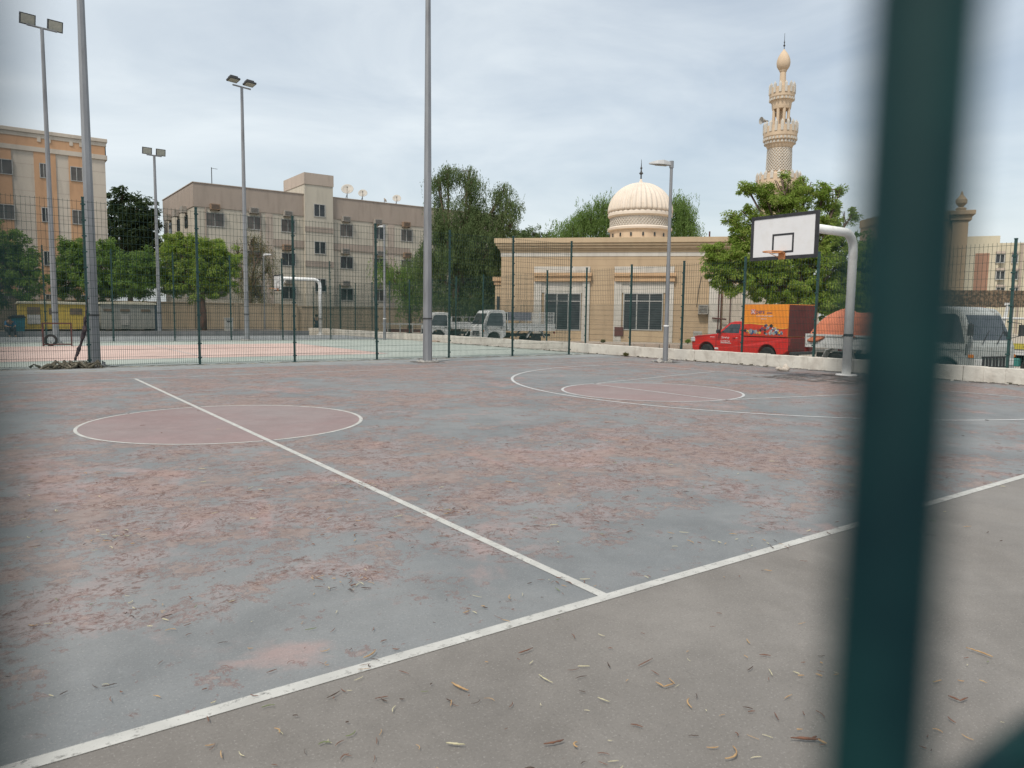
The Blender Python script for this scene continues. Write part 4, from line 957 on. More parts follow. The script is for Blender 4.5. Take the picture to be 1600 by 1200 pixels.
b = at_d(1365, 520, 40); tree('darker green tree partly hidden behind the blurred bar', b, 40, [(1355, 400, 26, 34), (1385, 420, 34, 40), (1350, 440, 26, 30), (1420, 440, 30, 34), (1400, 475, 50, 20), (1345, 475, 30, 26)], 430, 60, .22, .08, lm=L_mid, fork=2.2, cs=.32, z0=ZG)

# ------------------------------------------------------------------ vehicles
M_red = mat('red_car_paint', (.62, .022, .018), .3, (.56, .024, .018), 1.5, spec=.6)
M_dred = mat('dark_red_tarp', (.14, .022, .018), .55, (.10, .018, .016), 3)
M_orp = mat('orange_panel', (.86, .31, .03), .5, (.80, .25, .03), .8, spec=.4)
M_orr = mat('panel_red', (.66, .05, .02), .5, (.6, .055, .025), 1, spec=.4)
M_yel2 = mat('panel_yellow', (.75, .42, .06), .5)
M_blue = mat('panel_blue', (.03, .05, .22), .5)
M_gr1 = mat('print_grey', (.38, .40, .42), .5, (.2, .2, .22), 20)
M_twh = mat('truck_white', (.68, .69, .68), .45, (.60, .60, .58), 1.4, c3=(.38, .35, .3), s3=5, f3=.35, spec=.5)
M_tgr = mat('truck_grey', (.40, .42, .40), .45, (.34, .355, .34), 1.2, c3=(.16, .14, .12), s3=6, f3=.5, spec=.4)
M_lens = mat('lamp_clear', (.6, .6, .58), .2, spec=.8)
M_amb = mat('lamp_amber', (.6, .2, .03), .3)
M_taill = mat('tail_red', (.35, .02, .02), .3)
M_tarp = mat('orange_tarp', (.68, .22, .11), .7, (.58, .19, .11), 2, c3=(.3, .12, .08), s3=5, f3=.4)
def arch(cx, cz, r, n=9): return [(cx+r*math.cos(math.pi*k/n), cz+r*math.sin(math.pi*k/n)) for k in range(n+1)]
def wheel(root, x, y, z, r, w_, side):
    g = empty('wheel', (x, y, z)); g.parent = root
    M4 = Matrix.Rotation(math.pi/2, 4, 'X')
    m = MB(); m.lathe([(r*.62, -w_/2), (r*.93, -w_/2), (r, -w_*.32), (r, w_*.32), (r*.93, w_/2), (r*.62, w_/2), (r*.6, 0)], 26); m.v = [tuple(M4 @ Vector(v)) for v in m.v]; m.build('tyre', M_tyre, g, smooth=False)
    m = MB(); s = -side
    m.lathe([(.001, s*w_*.30), (r*.2, s*w_*.34), (r*.28, s*w_*.2), (r*.5, s*w_*.16), (r*.63, s*w_*.44), (r*.60, s*w_*.0), (.001, s*w_*.0)], 20); m.v = [tuple(M4 @ Vector(v)) for v in m.v]; m.build('rim', M_rim, g)
def poly_plate(poly, y, th, mi=0, m=None):
    m = m or MB(); m.prism(poly, y, y+th, mi); return m

# --- red pickup with the orange advertising box
PXs = 22.3; PY = 16.25
root = empty('pickup_truck', (PXs+.86, PY, ROADZ), math.pi/2); tag(root, 'red pickup truck carrying an orange printed box on its bed', 'pickup truck')
hw = .86; fa, ra, wr = 1.5, -1.48, .345
lower = [(-2.4, 1.08), (-2.4, .55), (-2.2, .42)] + [(ra-p[0]+ra if False else p[0], p[1]) for p in reversed(arch(ra, .36, .43))] + [(p[0], p[1]) for p in reversed(arch(fa, .36, .43))] + [(2.2, .38), (2.36, .48), (2.42, .72), (2.36, .93), (2.12, 1.03), (1.0, 1.15), (-.2, 1.15), (-.24, 1.08)]
m = MB(); m.prism(lower, -hw, hw, 0, lambda x, z: (1-.16*max(0, (x-1.9)/.5)**2)*(1-.03*abs(z-.75)/.4)); body = m.build('body', M_red, root, bevel=.035)
cabp = [(-.22, 1.13), (1.02, 1.13), (.42, 1.62), (.22, 1.67), (-.18, 1.68), (-.22, 1.62)]
tap = lambda x, z: 1-.17*max(0, z-1.13)/.54
m = MB(); m.prism(cabp, -hw+.03, hw-.03, 0, tap); m.build('cab', M_red, root, bevel=.03)
for s_ in (-1, 1):
    m = MB(); vs = []
    for x, z in ((-.12, 1.19), (.80, 1.19), (.36, 1.56), (-.12, 1.57)):
        yy = (hw-.03)*tap(x, z)+.004; vs.append((x, s_*yy, z))
    for x, z in ((-.12, 1.19), (.80, 1.19), (.36, 1.56), (-.12, 1.57)):
        yy = (hw-.03)*tap(x, z)-.02; vs.append((x, s_*yy, z))
    m.add(vs, [(0, 1, 2, 3), (7, 6, 5, 4), (0, 4, 5, 1), (1, 5, 6, 2), (2, 6, 7, 3), (3, 7, 4, 0)]); m.build('side_window', M_glass, root)
    m = MB(); m.box((.72, s_*(hw+.02), 1.17), (.86, s_*(hw+.19), 1.33)); m.build('mirror', M_black, root, bevel=.03)
    m = MB()
    for x_ in (-.16, .98): m.box((x_, s_*(hw-.004), .5), (x_+.012, s_*(hw+.004), 1.12))
    m.build('door_seam', M_dred, root)
    m = MB(); m.box((.0, s_*(hw+.001), 1.0), (.16, s_*(hw+.03), 1.04)); m.build('door_handle', M_red, root)
    for xa in (fa, ra): wheel(root, xa, s_*(hw-.13), wr, wr, .22, s_)
    m = MB(); m.box((2.18, s_*.55, .78), (2.40, s_*.80, .95)); m.build('headlight', M_lens, root, bevel=.03)
    m = MB(); m.box((-2.425, s_*.72, .78), (-2.395, s_*.83, 1.04)); m.build('tail_light', M_taill, root)
m = MB(); m.prism([(.93, 1.20), (.46, 1.575), (.44, 1.555), (.90, 1.18)], -.66, .66); m.v = [(v[0]+.035, v[1], v[2]+.025) for v in m.v]; m.build('windscreen', M_glass, root)
m = MB(); m.box((2.34, -.5, .72), (2.43, .5, .92)); m.build('grille', M_black, root, bevel=.02)
m = MB(); m.box((-2.6, -.75, .42), (-2.42, .75, .54)); m.build('rear_bumper', M_dark, root, bevel=.02)
# box
bx0, bx1, bz0, bz1, bh = -2.4, -.28, 1.10, 2.36, .87
m = MB(); m.box((bx0, -bh, bz0), (bx1, bh, bz1)); m.build('advertising_box', [M_orp], root, bevel=.012)
m = MB(); m.box((bx0-.012, -bh+.02, bz0+.02), (bx0-.001, bh-.02, bz1-.02)); m.build('rear_tarp', M_dred, root)
m = MB(); m.box((bx0-.02, -bh+.05, .56), (bx0-.003, bh-.05, 1.06)); m.build('tailgate', M_dred, root)
m = MB(); m.box((bx0-.012, -.1, 1.12), (bx0-.016, .1, 1.2)); 
yS = bh+.003
def wav(u): return 1.50+.10*math.sin(u*5.2+.6)+.10*math.exp(-((u-.62)/.18)**2)
ptsu = [i/24 for i in range(25)]
top_ = [(bx1+.001+(bx0-bx1)*u, wav(u)) for u in ptsu]
m = MB(); m.prism([(bx0+.001, bz0+.005)]+[(bx1-.001, bz0+.005)]+top_, yS-.002, yS+.003); m.build('printed_wave', M_orr, root)
m = MB()
for i in range(24):
    a, b_2 = top_[i], top_[i+1]; m.add([(a[0], yS+.005, a[1]-.012), (b_2[0], yS+.005, b_2[1]-.012), (b_2[0], yS+.005, b_2[1]+.022), (a[0], yS+.005, a[1]+.022)], [(0, 1, 2, 3)])
m.build('printed_yellow_line', M_yel2, root)
# printed heap of spare parts
rp = random.Random(3); m = MB(); pal = [M_gr1, M_pale, M_black, mat('print_blue', (.05, .09, .2), .5), mat('print_red', (.4, .05, .04), .5), M_yel2, M_lens]
for k in range(70):
    u = rp.random(); x = bx1-.18-u*1.72; env = .10+.26*math.exp(-((u-.62)/.22)**2)+.06*math.exp(-((u-.1)/.08)**2)
    z = bz0+.10+rp.random()*env; r = rp.uniform(.03, .085)
    n = rp.choice([4, 5, 6, 12, 12]); a0 = rp.random()*3
    yk = yS+.007+k*.0001
    m.add([(x+r*math.cos(a0+2*math.pi*i/n), yk, z+r*rp.uniform(.7, 1)*math.sin(a0+2*math.pi*i/n)) for i in range(n)], [tuple(range(n))], rp.randrange(len(pal)))
m.build('printed_parts_picture', pal, root)
def text_on(root, body, size, x, z, y, m, rot_y=1, name='lettering', shear=0.):
    c = bpy.data.curves.new(name, 'FONT'); c.body = body; c.size = size; c.extrude = .001; c.shear = shear; c.align_x = 'LEFT'
    o = bpy.data.objects.new(name, c); col.objects.link(o); dg = bpy.context.evaluated_depsgraph_get(); me = bpy.data.meshes.new_from_object(o.evaluated_get(dg))
    bpy.data.objects.remove(o); o = bpy.data.objects.new(name, me); col.objects.link(o); me.materials.clear(); me.materials.append(m)
    o.parent = root
    # text reads left to right for a viewer looking at the +y side: local +x of the text runs along -x of the vehicle
    o.rotation_euler = (math.pi/2, 0, math.pi if rot_y > 0 else 0); o.location = (x, y, z); return o
M_tblue = M_blue; M_twhite = mat('print_white', (.75, .72, .7), .5); M_pink = mat('print_pink', (.62, .2, .16), .5)
m = MB(); m.box((bx1-.42, yS+.004, 1.97), (bx1-.64, yS+.007, 2.17)); m.build('printed_logo', M_pink, root)
m = MB(); m.tube([(bx1-.46, yS+.010, 2.0), (bx1-.6, yS+.010, 2.14)], .014, 4); m.tube([(bx1-.6, yS+.010, 2.0), (bx1-.46, yS+.010, 2.14)], .014, 4); m.build('printed_logo_mark', M_twhite, root)
text_on(root, 'pers', .22, bx1-.66, 2.0, yS+.004, M_tblue)
text_on(root, 'group', .10, bx1-1.16, 2.0, yS+.004, M_tblue)
text_on(root, 'AUTO SPARE PARTS', .085, bx1-.68, 1.87, yS+.004, M_twhite)
text_on(root, 'SERVICE', .07, bx1-.9, 1.77, yS+.004, M_twhite)
text_on(root, 'Service', .14, .72, .96, hw+.004, M_twhite, shear=.25)
text_on(root, 'LUTECH', .12, .74, .80, hw+.004, M_twhite)
m = MB(); m.box((.22, hw-.002, .765), (.74, hw+.005, .785)); m.box((1.05, hw-.002, .995), (1.3, hw+.005, 1.01)); m.box((.02, hw-.002, .995), (-.1, hw+.005, 1.01)); m.build('door_stripe', M_twhite, root)
m = MB(); m.box((.86, hw-.004, .50), (1.04, hw+.006, .57)); m.build('sticker', M_twhite, root)

# --- cab-over trucks. local: front at x=0, body towards -x
def cabover(name, lab, loc, rz_, L, H, W2, paint, cargo, bedcol, wheel_r=.36, group=None):
    root = empty(name, loc, rz_); tag(root, lab, 'truck', group)
    k = H/2.2; fa = -.78; ra = -L+1.25
    prof = [(-1.58, .62), (-1.58, 2.02*k), (-1.48, 2.16*k), (-.95, 2.2*k), (-.52, 2.14*k), (-.40, 2.02*k), (-.05, 1.26*k), (-.0, 1.12*k), (.02, .5), (-.05, .42)] + arch(fa, .38, .44) + [(-1.35, .42)]
    tp = lambda x, z: 1-.10*max(0, z-1.15*k)
    m = MB(); m.prism(prof, -W2, W2, 0, tp); m.build('cab', paint, root, bevel=.045)
    def sidepoly(nm, pts, s_, m_, th=.012):
        vs = [(x, s_*(W2*tp(x, z)+.004), z) for x, z in pts]+[(x, s_*(W2*tp(x, z)-th), z) for x, z in pts]; n = len(pts)
        q = MB(); q.add(vs, [tuple(range(n)), tuple(reversed(range(n, 2*n)))]+[(i, i+n, (i+1) % n+n, (i+1) % n) for i in range(n)]); return q.build(nm, m_, root)
    def slope(t, off): # point on windscreen slope
        x = -.05+(-.40+.05)*t; z = (1.26+(2.02-1.26)*t)*k; nx, nz = .76*k, .35; l = math.hypot(nx, nz); return x+nx/l*off, z+nz/l*off
    p0, p1 = slope(.05, .008), slope(.93, .008); q0, q1 = slope(.05, -.03), slope(.93, -.03)
    m = MB(); wy0, wy1 = W2*tp(*p0)-.07, W2*tp(*p1)-.09
    vs = [(p0[0], -wy0, p0[1]), (p0[0], wy0, p0[1]), (p1[0], wy1, p1[1]), (p1[0], -wy1, p1[1]), (q0[0], -wy0, q0[1]), (q0[0], wy0, q0[1]), (q1[0], wy1, q1[1]), (q1[0], -wy1, q1[1])]
    m.add(vs, [(0, 1, 2, 3), (7, 6, 5, 4), (4, 5, 1, 0), (5, 6, 2, 1), (6, 7, 3, 2), (7, 4, 0, 3)]); m.build('windscreen', M_glass, root)
    for s_ in (-1, 1):
        sidepoly('side_window', [(-.26, 1.25*k), (-.50, 1.93*k), (-.62, 2.0*k), (-1.28, 2.0*k), (-1.36, 1.93*k), (-1.36, 1.22*k)], s_, M_glass)
        sidepoly('door_seam', [(-.20, .9), (-.215, .9), (-.215, 1.2*k), (-.20, 1.2*k)], s_, M_dark); sidepoly('door_seam', [(-1.42, .6), (-1.435, .6), (-1.435, 2.02*k), (-1.42, 2.02*k)], s_, M_dark)
        sidepoly('door_crease', [(-.25, 1.02*k), (-.25, 1.05*k), (-1.4, 1.05*k), (-1.4, 1.02*k)], s_, paint, -.004)
        sidepoly('door_handle', [(-1.18, 1.08*k), (-1.18, 1.12*k), (-1.33, 1.12*k), (-1.33, 1.08*k)], s_, M_dark)
        m = MB(); m.tube([(-.12, s_*(W2-.02), 1.35*k), (.02, s_*(W2+.18), 1.42*k), (.02, s_*(W2+.18), 1.75*k), (-.2, s_*(W2-.08), 1.8*k)], .012, 5); m.box((.0, s_*(W2+.10), 1.42*k), (.05, s_*(W2+.28), 1.72*k)); m.build('mirror', M_dark, root)
        m = MB(); m.box((-.01, s_*(W2-.36), .62), (.035, s_*(W2-.06), .80)); m.build('headlight', M_lens, root, bevel=.015)
        m = MB(); m.box((-.12, s_*(W2-.02), .84), (.02, s_*(W2+.006), .92)); m.build('indicator', M_amb, root)
        for xa in (fa, ra): wheel(root, xa, s_*(W2-.15), wheel_r, wheel_r, .2, s_)
        m = MB(); pts = [(ra-.62, .46), (ra-.42, .80), (ra-.2, .86), (ra+.2, .86), (ra+.42, .80), (ra+.62, .46)]
        for i in range(5):
            (xa_, za_), (xb_, zb_) = pts[i], pts[i+1]; ya, yb = s_*(W2-.27), s_*(W2-.02)
            m.add([(xa_, ya, za_), (xb_, ya, zb_), (xb_, yb, zb_), (xa_, yb, za_), (xa_, ya, za_+.03), (xb_, ya, zb_+.03), (xb_, yb, zb_+.03), (xa_, yb, za_+.03)], [(0, 1, 2, 3), (7, 6, 5, 4), (0, 4, 5, 1), (2, 6, 7, 3)])
        m.build('mudguard', M_twh, root)
    m = MB()
    for i in range(7): m.box((.0, -.48+i*.14, .60), (.03, -.40+i*.14, .84))
    m.box((.0, -.52, .57), (.022, .52, .60)); m.box((.0, -.52, .84), (.022, .52, .87)); m.build('grille', M_black, root)
    m = MB(); m.box((-.08, -W2, .38), (.08, W2, .55)); m.build('bumper', M_tgr, root, bevel=.02)
    m = MB(); m.box((.075, -.25, .42), (.086, .25, .52)); m.build('number_plate', M_pale, root)
    m = MB(); m.tube([(-.03, -.5, 1.2*k), (-.2, .0, 1.55*k)], .01, 4); m.tube([(-.03, .1, 1.2*k), (-.2, .6, 1.55*k)], .01, 4); m.v = [(v[0]+.03, v[1], v[2]) for v in m.v]; m.build('wipers', M_black, root)
    m = MB()
    for s_ in (-1, 1): m.box((-L+.05, s_*.3, .55), (-1.0, s_*.42, .70))
    for x_ in (-1.9, -2.6, -L+.3): m.box((x_, -.3, .56), (x_+.08, .3, .68))
    m.box((ra-.05, -W2+.2, wheel_r-.05), (ra+.05, W2-.2, wheel_r+.05)); m.box((-2.5, -W2+.1, .42), (-1.85, -W2+.4, .75)); m.build('chassis', M_dark, root)
    bx = -1.68; zd = .88
    if cargo != 'flat':
        m = MB(); m.box((-L, -W2, zd), (bx, W2, zd+.08)); m.build('deck', bedcol, root)
    if cargo in ('tarp', 'lattice'):
        hb_ = .44
        for s_ in (-1, 1):
            m = MB(); m.box((-L, s_*(W2-.035), zd+.081), (bx, s_*W2, zd+hb_))
            x_ = -L+.02
            while x_ < bx-.05: m.box((x_, s_*(W2+.001), zd+.09), (x_+.05, s_*(W2+.02), zd+hb_-.0)); x_ += (L+bx-.1)/5
            m.box((-L, s_*(W2+.001), zd+hb_-.06), (bx, s_*(W2+.025), zd+hb_)); m.build('side_board', bedcol, root)
        m = MB(); m.box((-L-.035, -W2, zd), (-L-.001, W2, zd+hb_)); m.build('tailgate', bedcol, root)
        m = MB(); hz = zd+1.05 if cargo == 'lattice' else zd+.75
        for i in range(6): yy = -W2+.03+i*(2*W2-.06)/5; m.box((bx-.0, yy-.02, zd+.08), (bx+.04, yy+.02, hz))
        m.box((bx-.0, -W2, hz), (bx+.045, W2, hz+.04)); m.build('headboard', bedcol, root)
        for s_ in (-1, 1): m = MB(); m.box((-L-.05, s_*(W2-.2), .72), (-L-.036, s_*(W2-.02), .84)); m.build('tail_light', M_taill, root)
    return root, bx, zd, ra
# grey truck at the right, nose towards the viewer's right
TRX = 20.5; hwR = .86
rzR = -math.pi/2-.21; C1 = at_d(1521, 540, 19.3)
root, bx, zd, ra = cabover('truck', 'grey cab-over truck with crumpled orange tarpaulin over its bed', (C1.x-hwR*math.sin(rzR), C1.y+hwR*math.cos(rzR), ROADZ), rzR, 5.75, 2.2, hwR, M_tgr, 'tarp', M_twh)
# tarp: folded cloth heap
m = MB(); nx, ny = 30, 14; vs = []; fs = []; xa, xb = -5.72, -1.95
for i in range(nx+1):
    for j in range(ny+1):
        u = i/nx; v = j/ny*2-1; x = xa+(xb-xa)*u
        edge = (1-abs(v)**4)*(1-abs(2*u-1)**8)
        z = zd+.46+edge*(.66+.16*u+.10*math.sin(u*9+v)+.05*math.sin(v*7+u*13))+.02*math.sin(u*31+v*5)
        y_ = v*(hwR+.03+.03*math.sin(u*17)); 
        if abs(v) > .93: z -= .10+.22*max(0, math.sin(u*7.5+(1.2 if v < 0 else 0)))
        vs.append((x, y_, z))
for i in range(nx):
    for j in range(ny): a = i*(ny+1)+j; fs.append((a, a+ny+1, a+ny+2, a+1))
m.add(vs, fs); o = m.build('tarpaulin', M_tarp, None, smooth=True, loc=root.location); o.rotation_euler = root.rotation_euler; sm = o.modifiers.new('thick', 'SOLIDIFY'); sm.thickness = .012; ss = o.modifiers.new('s', 'SUBSURF'); ss.levels = 1; ss.render_levels = 1
tag(o, 'crumpled orange tarpaulin draped over the bed of the grey truck', 'tarpaulin')
# cardboard and oddments visible inside the windscreen, on the dashboard
m = MB(); m.box((-.35, -.3, 1.25), (-.2, .2, 1.36)); m.build('dashboard_papers', M_pale, root)

# white truck in front of the mosque corner
hd = R_(90)-(YAW+R_(90)-.30)   # heading angle measured from +x
def place_truck(px, D, rzt): q = at_d(px, 520, D); return (q.x, q.y, ROADZ)
rzt = math.pi-YAW+.48
locT = place_truck(744, 43.5, rzt)
root, bx, zd, ra = cabover('truck', 'white cab-over truck with lattice sided bed parked before the mosque corner', locT, rzt, 4.9, 2.12, .85, M_twh, 'lattice', M_twh, group='white light trucks parked by the mosque')
m = MB()
for s_ in (-1, 1):
    for i in range(7):
        z_ = zd+.50+i*.085; m.box((-4.86, s_*(.85-.03), z_), (-3.35, s_*.845, z_+.035))
    for x_ in (-4.85, -4.35, -3.85, -3.38): m.box((x_, s_*.85, zd+.1), (x_+.05, s_*.87, zd+1.12))
for i in range(8): z_ = zd+.5+i*.085; m.box((-4.9, -.82, z_), (-4.87, .82, z_+.03))
m.build('stake_side', M_twh, root)
m = MB(); m.box((-3.3, -.80, zd+.62), (-1.75, -.77, zd+1.1)); m.box((-3.3, .77, zd+.62), (-1.75, .80, zd+1.1)); m.box((-3.32, -.8, zd+1.08), (-1.75, .8, zd+1.12)); m.build('canopy_sheet', mat('faded_blue_grey', (.24, .25, .28), .8, (.2, .2, .24), 3), root)
m = MB()
rp = random.Random(5)
for k in range(9): x_ = -4.6+rp.random()*1.2; y_ = rp.uniform(-.6, .5); s_ = rp.uniform(.08, .18); m.box((x_, y_, zd+.09), (x_+s_*1.6, y_+s_*1.4, zd+.09+s_*2))
o = m.build('junk', M_acr, root)
# the smaller one behind the middle mast
loc2 = place_truck(662, 47.5, rzt)
root, bx, zd, ra = cabover('truck', 'smaller white truck with open low bed, partly behind the middle mast', loc2, rzt-.12, 4.5, 1.95, .78, M_twh, 'tarp', M_twh, group='white light trucks parked by the mosque')
m = MB()
for x_ in (-2.0, -2.9, -3.8, -4.4): m.box((x_, -.76, zd+.1), (x_+.04, -.72, zd+.75)); m.box((x_, .72, zd+.1), (x_+.04, .76, zd+.75))
m.box((-4.4, -.75, zd+.751), (-1.95, -.72, zd+.79)); m.box((-4.4, .72, zd+.751), (-1.95, .75, zd+.79)); m.build('stake_rail', M_pale, root)

# recovery truck bed at the far right edge
root = empty('recovery_truck', (23.6, 7.4, ROADZ), -math.pi/2); tag(root, 'flatbed truck with yellow and black striped side behind the grey cab at right edge', 'truck')
m = MB(); m.box((0, -.9, .95), (5.5, .9, 1.05)); m.box((0, -.93, .80), (5.5, -.901, 1.05)); m.build('deck', M_twh, root)
m = MB(); m.box((0, -.955, .98), (5.5, -.931, 1.15)); m.build('yellow_rail', mat('rail_yellow', (.55, .47, .06), .5, (.48, .42, .08), 3), root)
m = MB()
for k in range(14): m.box((.1+k*.4, -.965, 1.03), (.25+k*.4, -.956, 1.09))
m.build('black_mark', M_black, root)
m = MB(); m.box((0.2, -.6, .55), (5.2, .6, .795)); m.build('chassis', M_dark, root)
m = MB(); m.box((.0, -.93, .45), (1.2, -.7, .7)); m.build('tool_box', mat('teal_paint', (.06, .25, .22), .5, (.05, .2, .18), 4), root, bevel=.02)
m = MB()
for x_ in (.1, 1.3, 2.6): m.tube([(x_, -.85, 1.05), (x_, -.85, 1.9)], .03, 6)
m.tube([(0, -.85, 1.9), (2.7, -.85, 1.9)], .03, 6); m.tube([(.55, -.8, 1.05), (.75, -.8, 2.35)], .05, 6); m.box((.66, -.86, 2.3), (.86, -.74, 2.38)); m.build('rail_frame', M_twh, root)
for xa in (1.6, 2.4):
    for s_ in (-1, 1): wheel(root, xa, s_*.75, .4, .4, .22, s_)
m = MB(); m.prism([(3.9, .6), (3.9, 2.3), (5.0, 2.35), (5.5, 1.4), (5.55, .6)], -.9, .9); m.v = [(v[0]+.2, v[1], v[2]) for v in m.v]; m.build('cab', M_twh, root, bevel=.04)

# ------------------------------------------------------------------ people
M_skin = mat('skin', (.28, .17, .11), .6); M_hair = mat('hair', (.015, .012, .01), .7); M_trou = mat('dark_trousers', (.03, .033, .04), .8); M_blues = mat('blue_shirt', (.035, .12, .22), .8, (.03, .1, .19), 8); M_nav = mat('navy_clothes', (.04, .055, .075), .8, (.03, .04, .06), 8)
def skin_obj(name, J, Ed, R, root_i, m, parent):
    me = bpy.data.meshes.new(name); me.from_pydata(J, Ed, []); o = bpy.data.objects.new(name, me); col.objects.link(o); o.parent = parent
    sk = o.modifiers.new('skin', 'SKIN'); sub = o.modifiers.new('sub', 'SUBSURF'); sub.levels = 1; sub.render_levels = 1
    for i, r in enumerate(R):
        rr = r if isinstance(r, tuple) else (r, r); me.skin_vertices[0].data[i].radius = rr; me.skin_vertices[0].data[i].use_root = (i == root_i)
    me.materials.append(m); me.shade_smooth(); return o
def person(lab, loc, rz_, J, shirt, trousers):
    """J: joints dict, figure faces -y"""
    root = empty('person', loc, rz_); tag(root, lab, 'person')
    names = list(J); ix = {n: i for i, n in enumerate(names)}
    Ed = [('pelvis', 'waist'), ('waist', 'chest'), ('chest', 'neck'), ('neck', 'chin'), ('chin', 'head'), ('head', 'crown')]
    for s in 'LR': Ed += [('chest', 'sh'+s), ('sh'+s, 'el'+s), ('el'+s, 'wr'+s), ('wr'+s, 'ha'+s), ('pelvis', 'hip'+s), ('hip'+s, 'kn'+s), ('kn'+s, 'an'+s), ('an'+s, 'to'+s)]
    rad = dict(pelvis=(.13, .10), waist=(.12, .09), chest=(.14, .10), neck=.05, chin=.065, head=(.085, .095), crown=.06)
    for s in 'LR': rad.update({'sh'+s: .055, 'el'+s: .04, 'wr'+s: .028, 'ha'+s: .035, 'hip'+s: .085, 'kn'+s: .055, 'an'+s: .037, 'to'+s: .035})
    skin_obj('body', [J[n] for n in names], [(ix[a], ix[b]) for a, b in Ed], [rad[n] for n in names], ix['pelvis'], M_skin, root)
    def sub(nm, keep, grow, m, r_):
        nn = [n for n in names if n in keep]; jx = {n: i for i, n in enumerate(nn)}
        R = [tuple(q+grow for q in (rad[n] if isinstance(rad[n], tuple) else (rad[n], rad[n]))) for n in nn]
        skin_obj(nm, [J[n] for n in nn], [(jx[a], jx[b]) for a, b in Ed if a in jx and b in jx], R, jx[r_], m, root)
    sub('shirt', ['pelvis', 'waist', 'chest', 'shL', 'elL', 'shR', 'elR'], .022, shirt, 'waist')
    sub('trousers', ['pelvis', 'hipL', 'knL', 'anL', 'hipR', 'knR', 'anR'], .02, trousers, 'pelvis')
    h = Vector(J['head']); m = MB(); m.lathe([(.02, .115), (.07, .10), (.10, .06), (.108, .0), (.098, -.05)], 14, (h.x, h.y+.015, h.z)); m.build('hair', M_hair, root, smooth=True)
    m = MB()
    for s_ in (-1, 1): m.box((h.x+s_*.035-.012, h.y-.105, h.z-.005), (h.x+s_*.035+.012, h.y-.09, h.z+.008))
    m.build('eyes', M_hair, root)
sit = dict(pelvis=(0, 0, .12), waist=(0, -.05, .28), chest=(0, -.13, .47), neck=(0, -.18, .60), chin=(0, -.21, .67), head=(0, -.23, .73), crown=(0, -.22, .80),
    shL=(.18, -.13, .52), elL=(.23, -.28, .30), wrL=(.12, -.46, .24), haL=(.06, -.52, .25), shR=(-.18, -.13, .52), elR=(-.23, -.28, .30), wrR=(-.12, -.46, .24), haR=(-.04, -.54, .27),
    hipL=(.09, -.06, .10), knL=(.14, -.47, .17), anL=(.13, -.50, -.22), toL=(.14, -.66, -.26), hipR=(-.09, -.06, .10), knR=(-.14, -.47, .17), anR=(-.12, -.48, -.22), toR=(-.13, -.64, -.26))
q = at_y(14, 512, 45.1); person('person in a blue shirt sitting on the far kerb at the left edge', (q.x, 45.12, .30), .25, sit, M_blues, M_trou)
std = dict(pelvis=(0, 0, .92), waist=(0, 0, 1.08), chest=(0, 0, 1.28), neck=(0, 0, 1.43), chin=(0, -.02, 1.50), head=(0, -.02, 1.57), crown=(0, -.01, 1.64),
    shL=(.18, 0, 1.35), elL=(.24, -.03, 1.08), wrL=(.20, -.18, .92), haL=(.16, -.24, .90), shR=(-.18, 0, 1.35), elR=(-.24, .02, 1.08), wrR=(-.25, -.05, .84), haR=(-.25, -.07, .76),
    hipL=(.09, 0, .88), knL=(.11, -.03, .48), anL=(.11, .02, .09), toL=(.13, -.14, .04), hipR=(-.09, 0, .88), knR=(-.11, -.02, .48), anR=(-.12, .03, .09), toR=(-.14, -.13, .04))
q = at_d(487, 505, 57); person('standing person in dark navy clothes beyond the wall near the far hoop', (q.x+.4, q.y, ROADZ), -.4, std, M_nav, M_nav)

# ------------------------------------------------------------------ small things on and round the courts
q = at_y(20, 510, 45.5); m = MB(); m.prism([(-.28, 0), (.28, 0), (.33, .75), (-.33, .75)], -.3, .3); m.box((-.36, -.34, .751), (.36, .34, .82), 1); m.box((-.3, -.36, .80), (.3, -.30, .9), 1)
o = m.build('wheelie_bin', [mat('teal_bin', (.02, .13, .16), .5, (.02, .1, .13), 5), M_black], None, bevel=.02, loc=(q.x+.25, 45.6, .28)); tag(o, 'teal bin with dark lid beside the seated person in blue', 'bin')
# weed clumps by the bin
def weed(px, py, D, rpx, n, lm, lab, name='shrub', z0=None, ll=.16, lw=.05):
    c = at_d(px, py, D); r = rpx*D/FPX; root = empty(name, (c.x, c.y, c.z-r if z0 is None else z0)); tag(root, lab, 'shrub', 'low shrubs beyond the courts')
    hh = c.z-root.location.z
    P_ = unit(RNG.normal(size=(n, 3)))*RNG.uniform(.3, 1, (n, 1))*r; P_[:, 2] = np.abs(P_[:, 2])*.9+hh*.3
    Dv = unit(P_+RNG.normal(size=(n, 3))*.3*r+np.array([0, 0, .2*r])); Nv = unit(np.cross(Dv, RNG.normal(size=(n, 3))))
    leaf_mesh('foliage', P_, Dv, Nv, ll*RNG.uniform(.6, 1.3, n), lw*RNG.uniform(.6, 1.3, n), lm, root)
    m = MB()
    for k in range(7): a = random.uniform(0, 6.28); m.tube([(0, 0, 0), (.3*r*math.cos(a), .3*r*math.sin(a), hh*.5), (.6*r*math.cos(a), .6*r*math.sin(a), hh*.9)], [.015, .01, .005], 4)
    m.build('stems', M_bark, root)
weed(26, 494, 46.5, 9, 900, L_dk, 'dark bushy shrub behind the teal bin', z0=.28)
weed(1075, 529, 47, 5, 260, L_br, 'small green shrub at the foot of the mosque wall', z0=ZG)
weed(942, 531, 47, 4, 120, L_br2, 'small dry shrub by the kerb stones below the mosque windows', z0=ZG)
weed(978, 552, 27.9, 5, 200, L_br2, 'dry weed tuft against the foot of the low wall', z0=0., ll=.1, lw=.02)
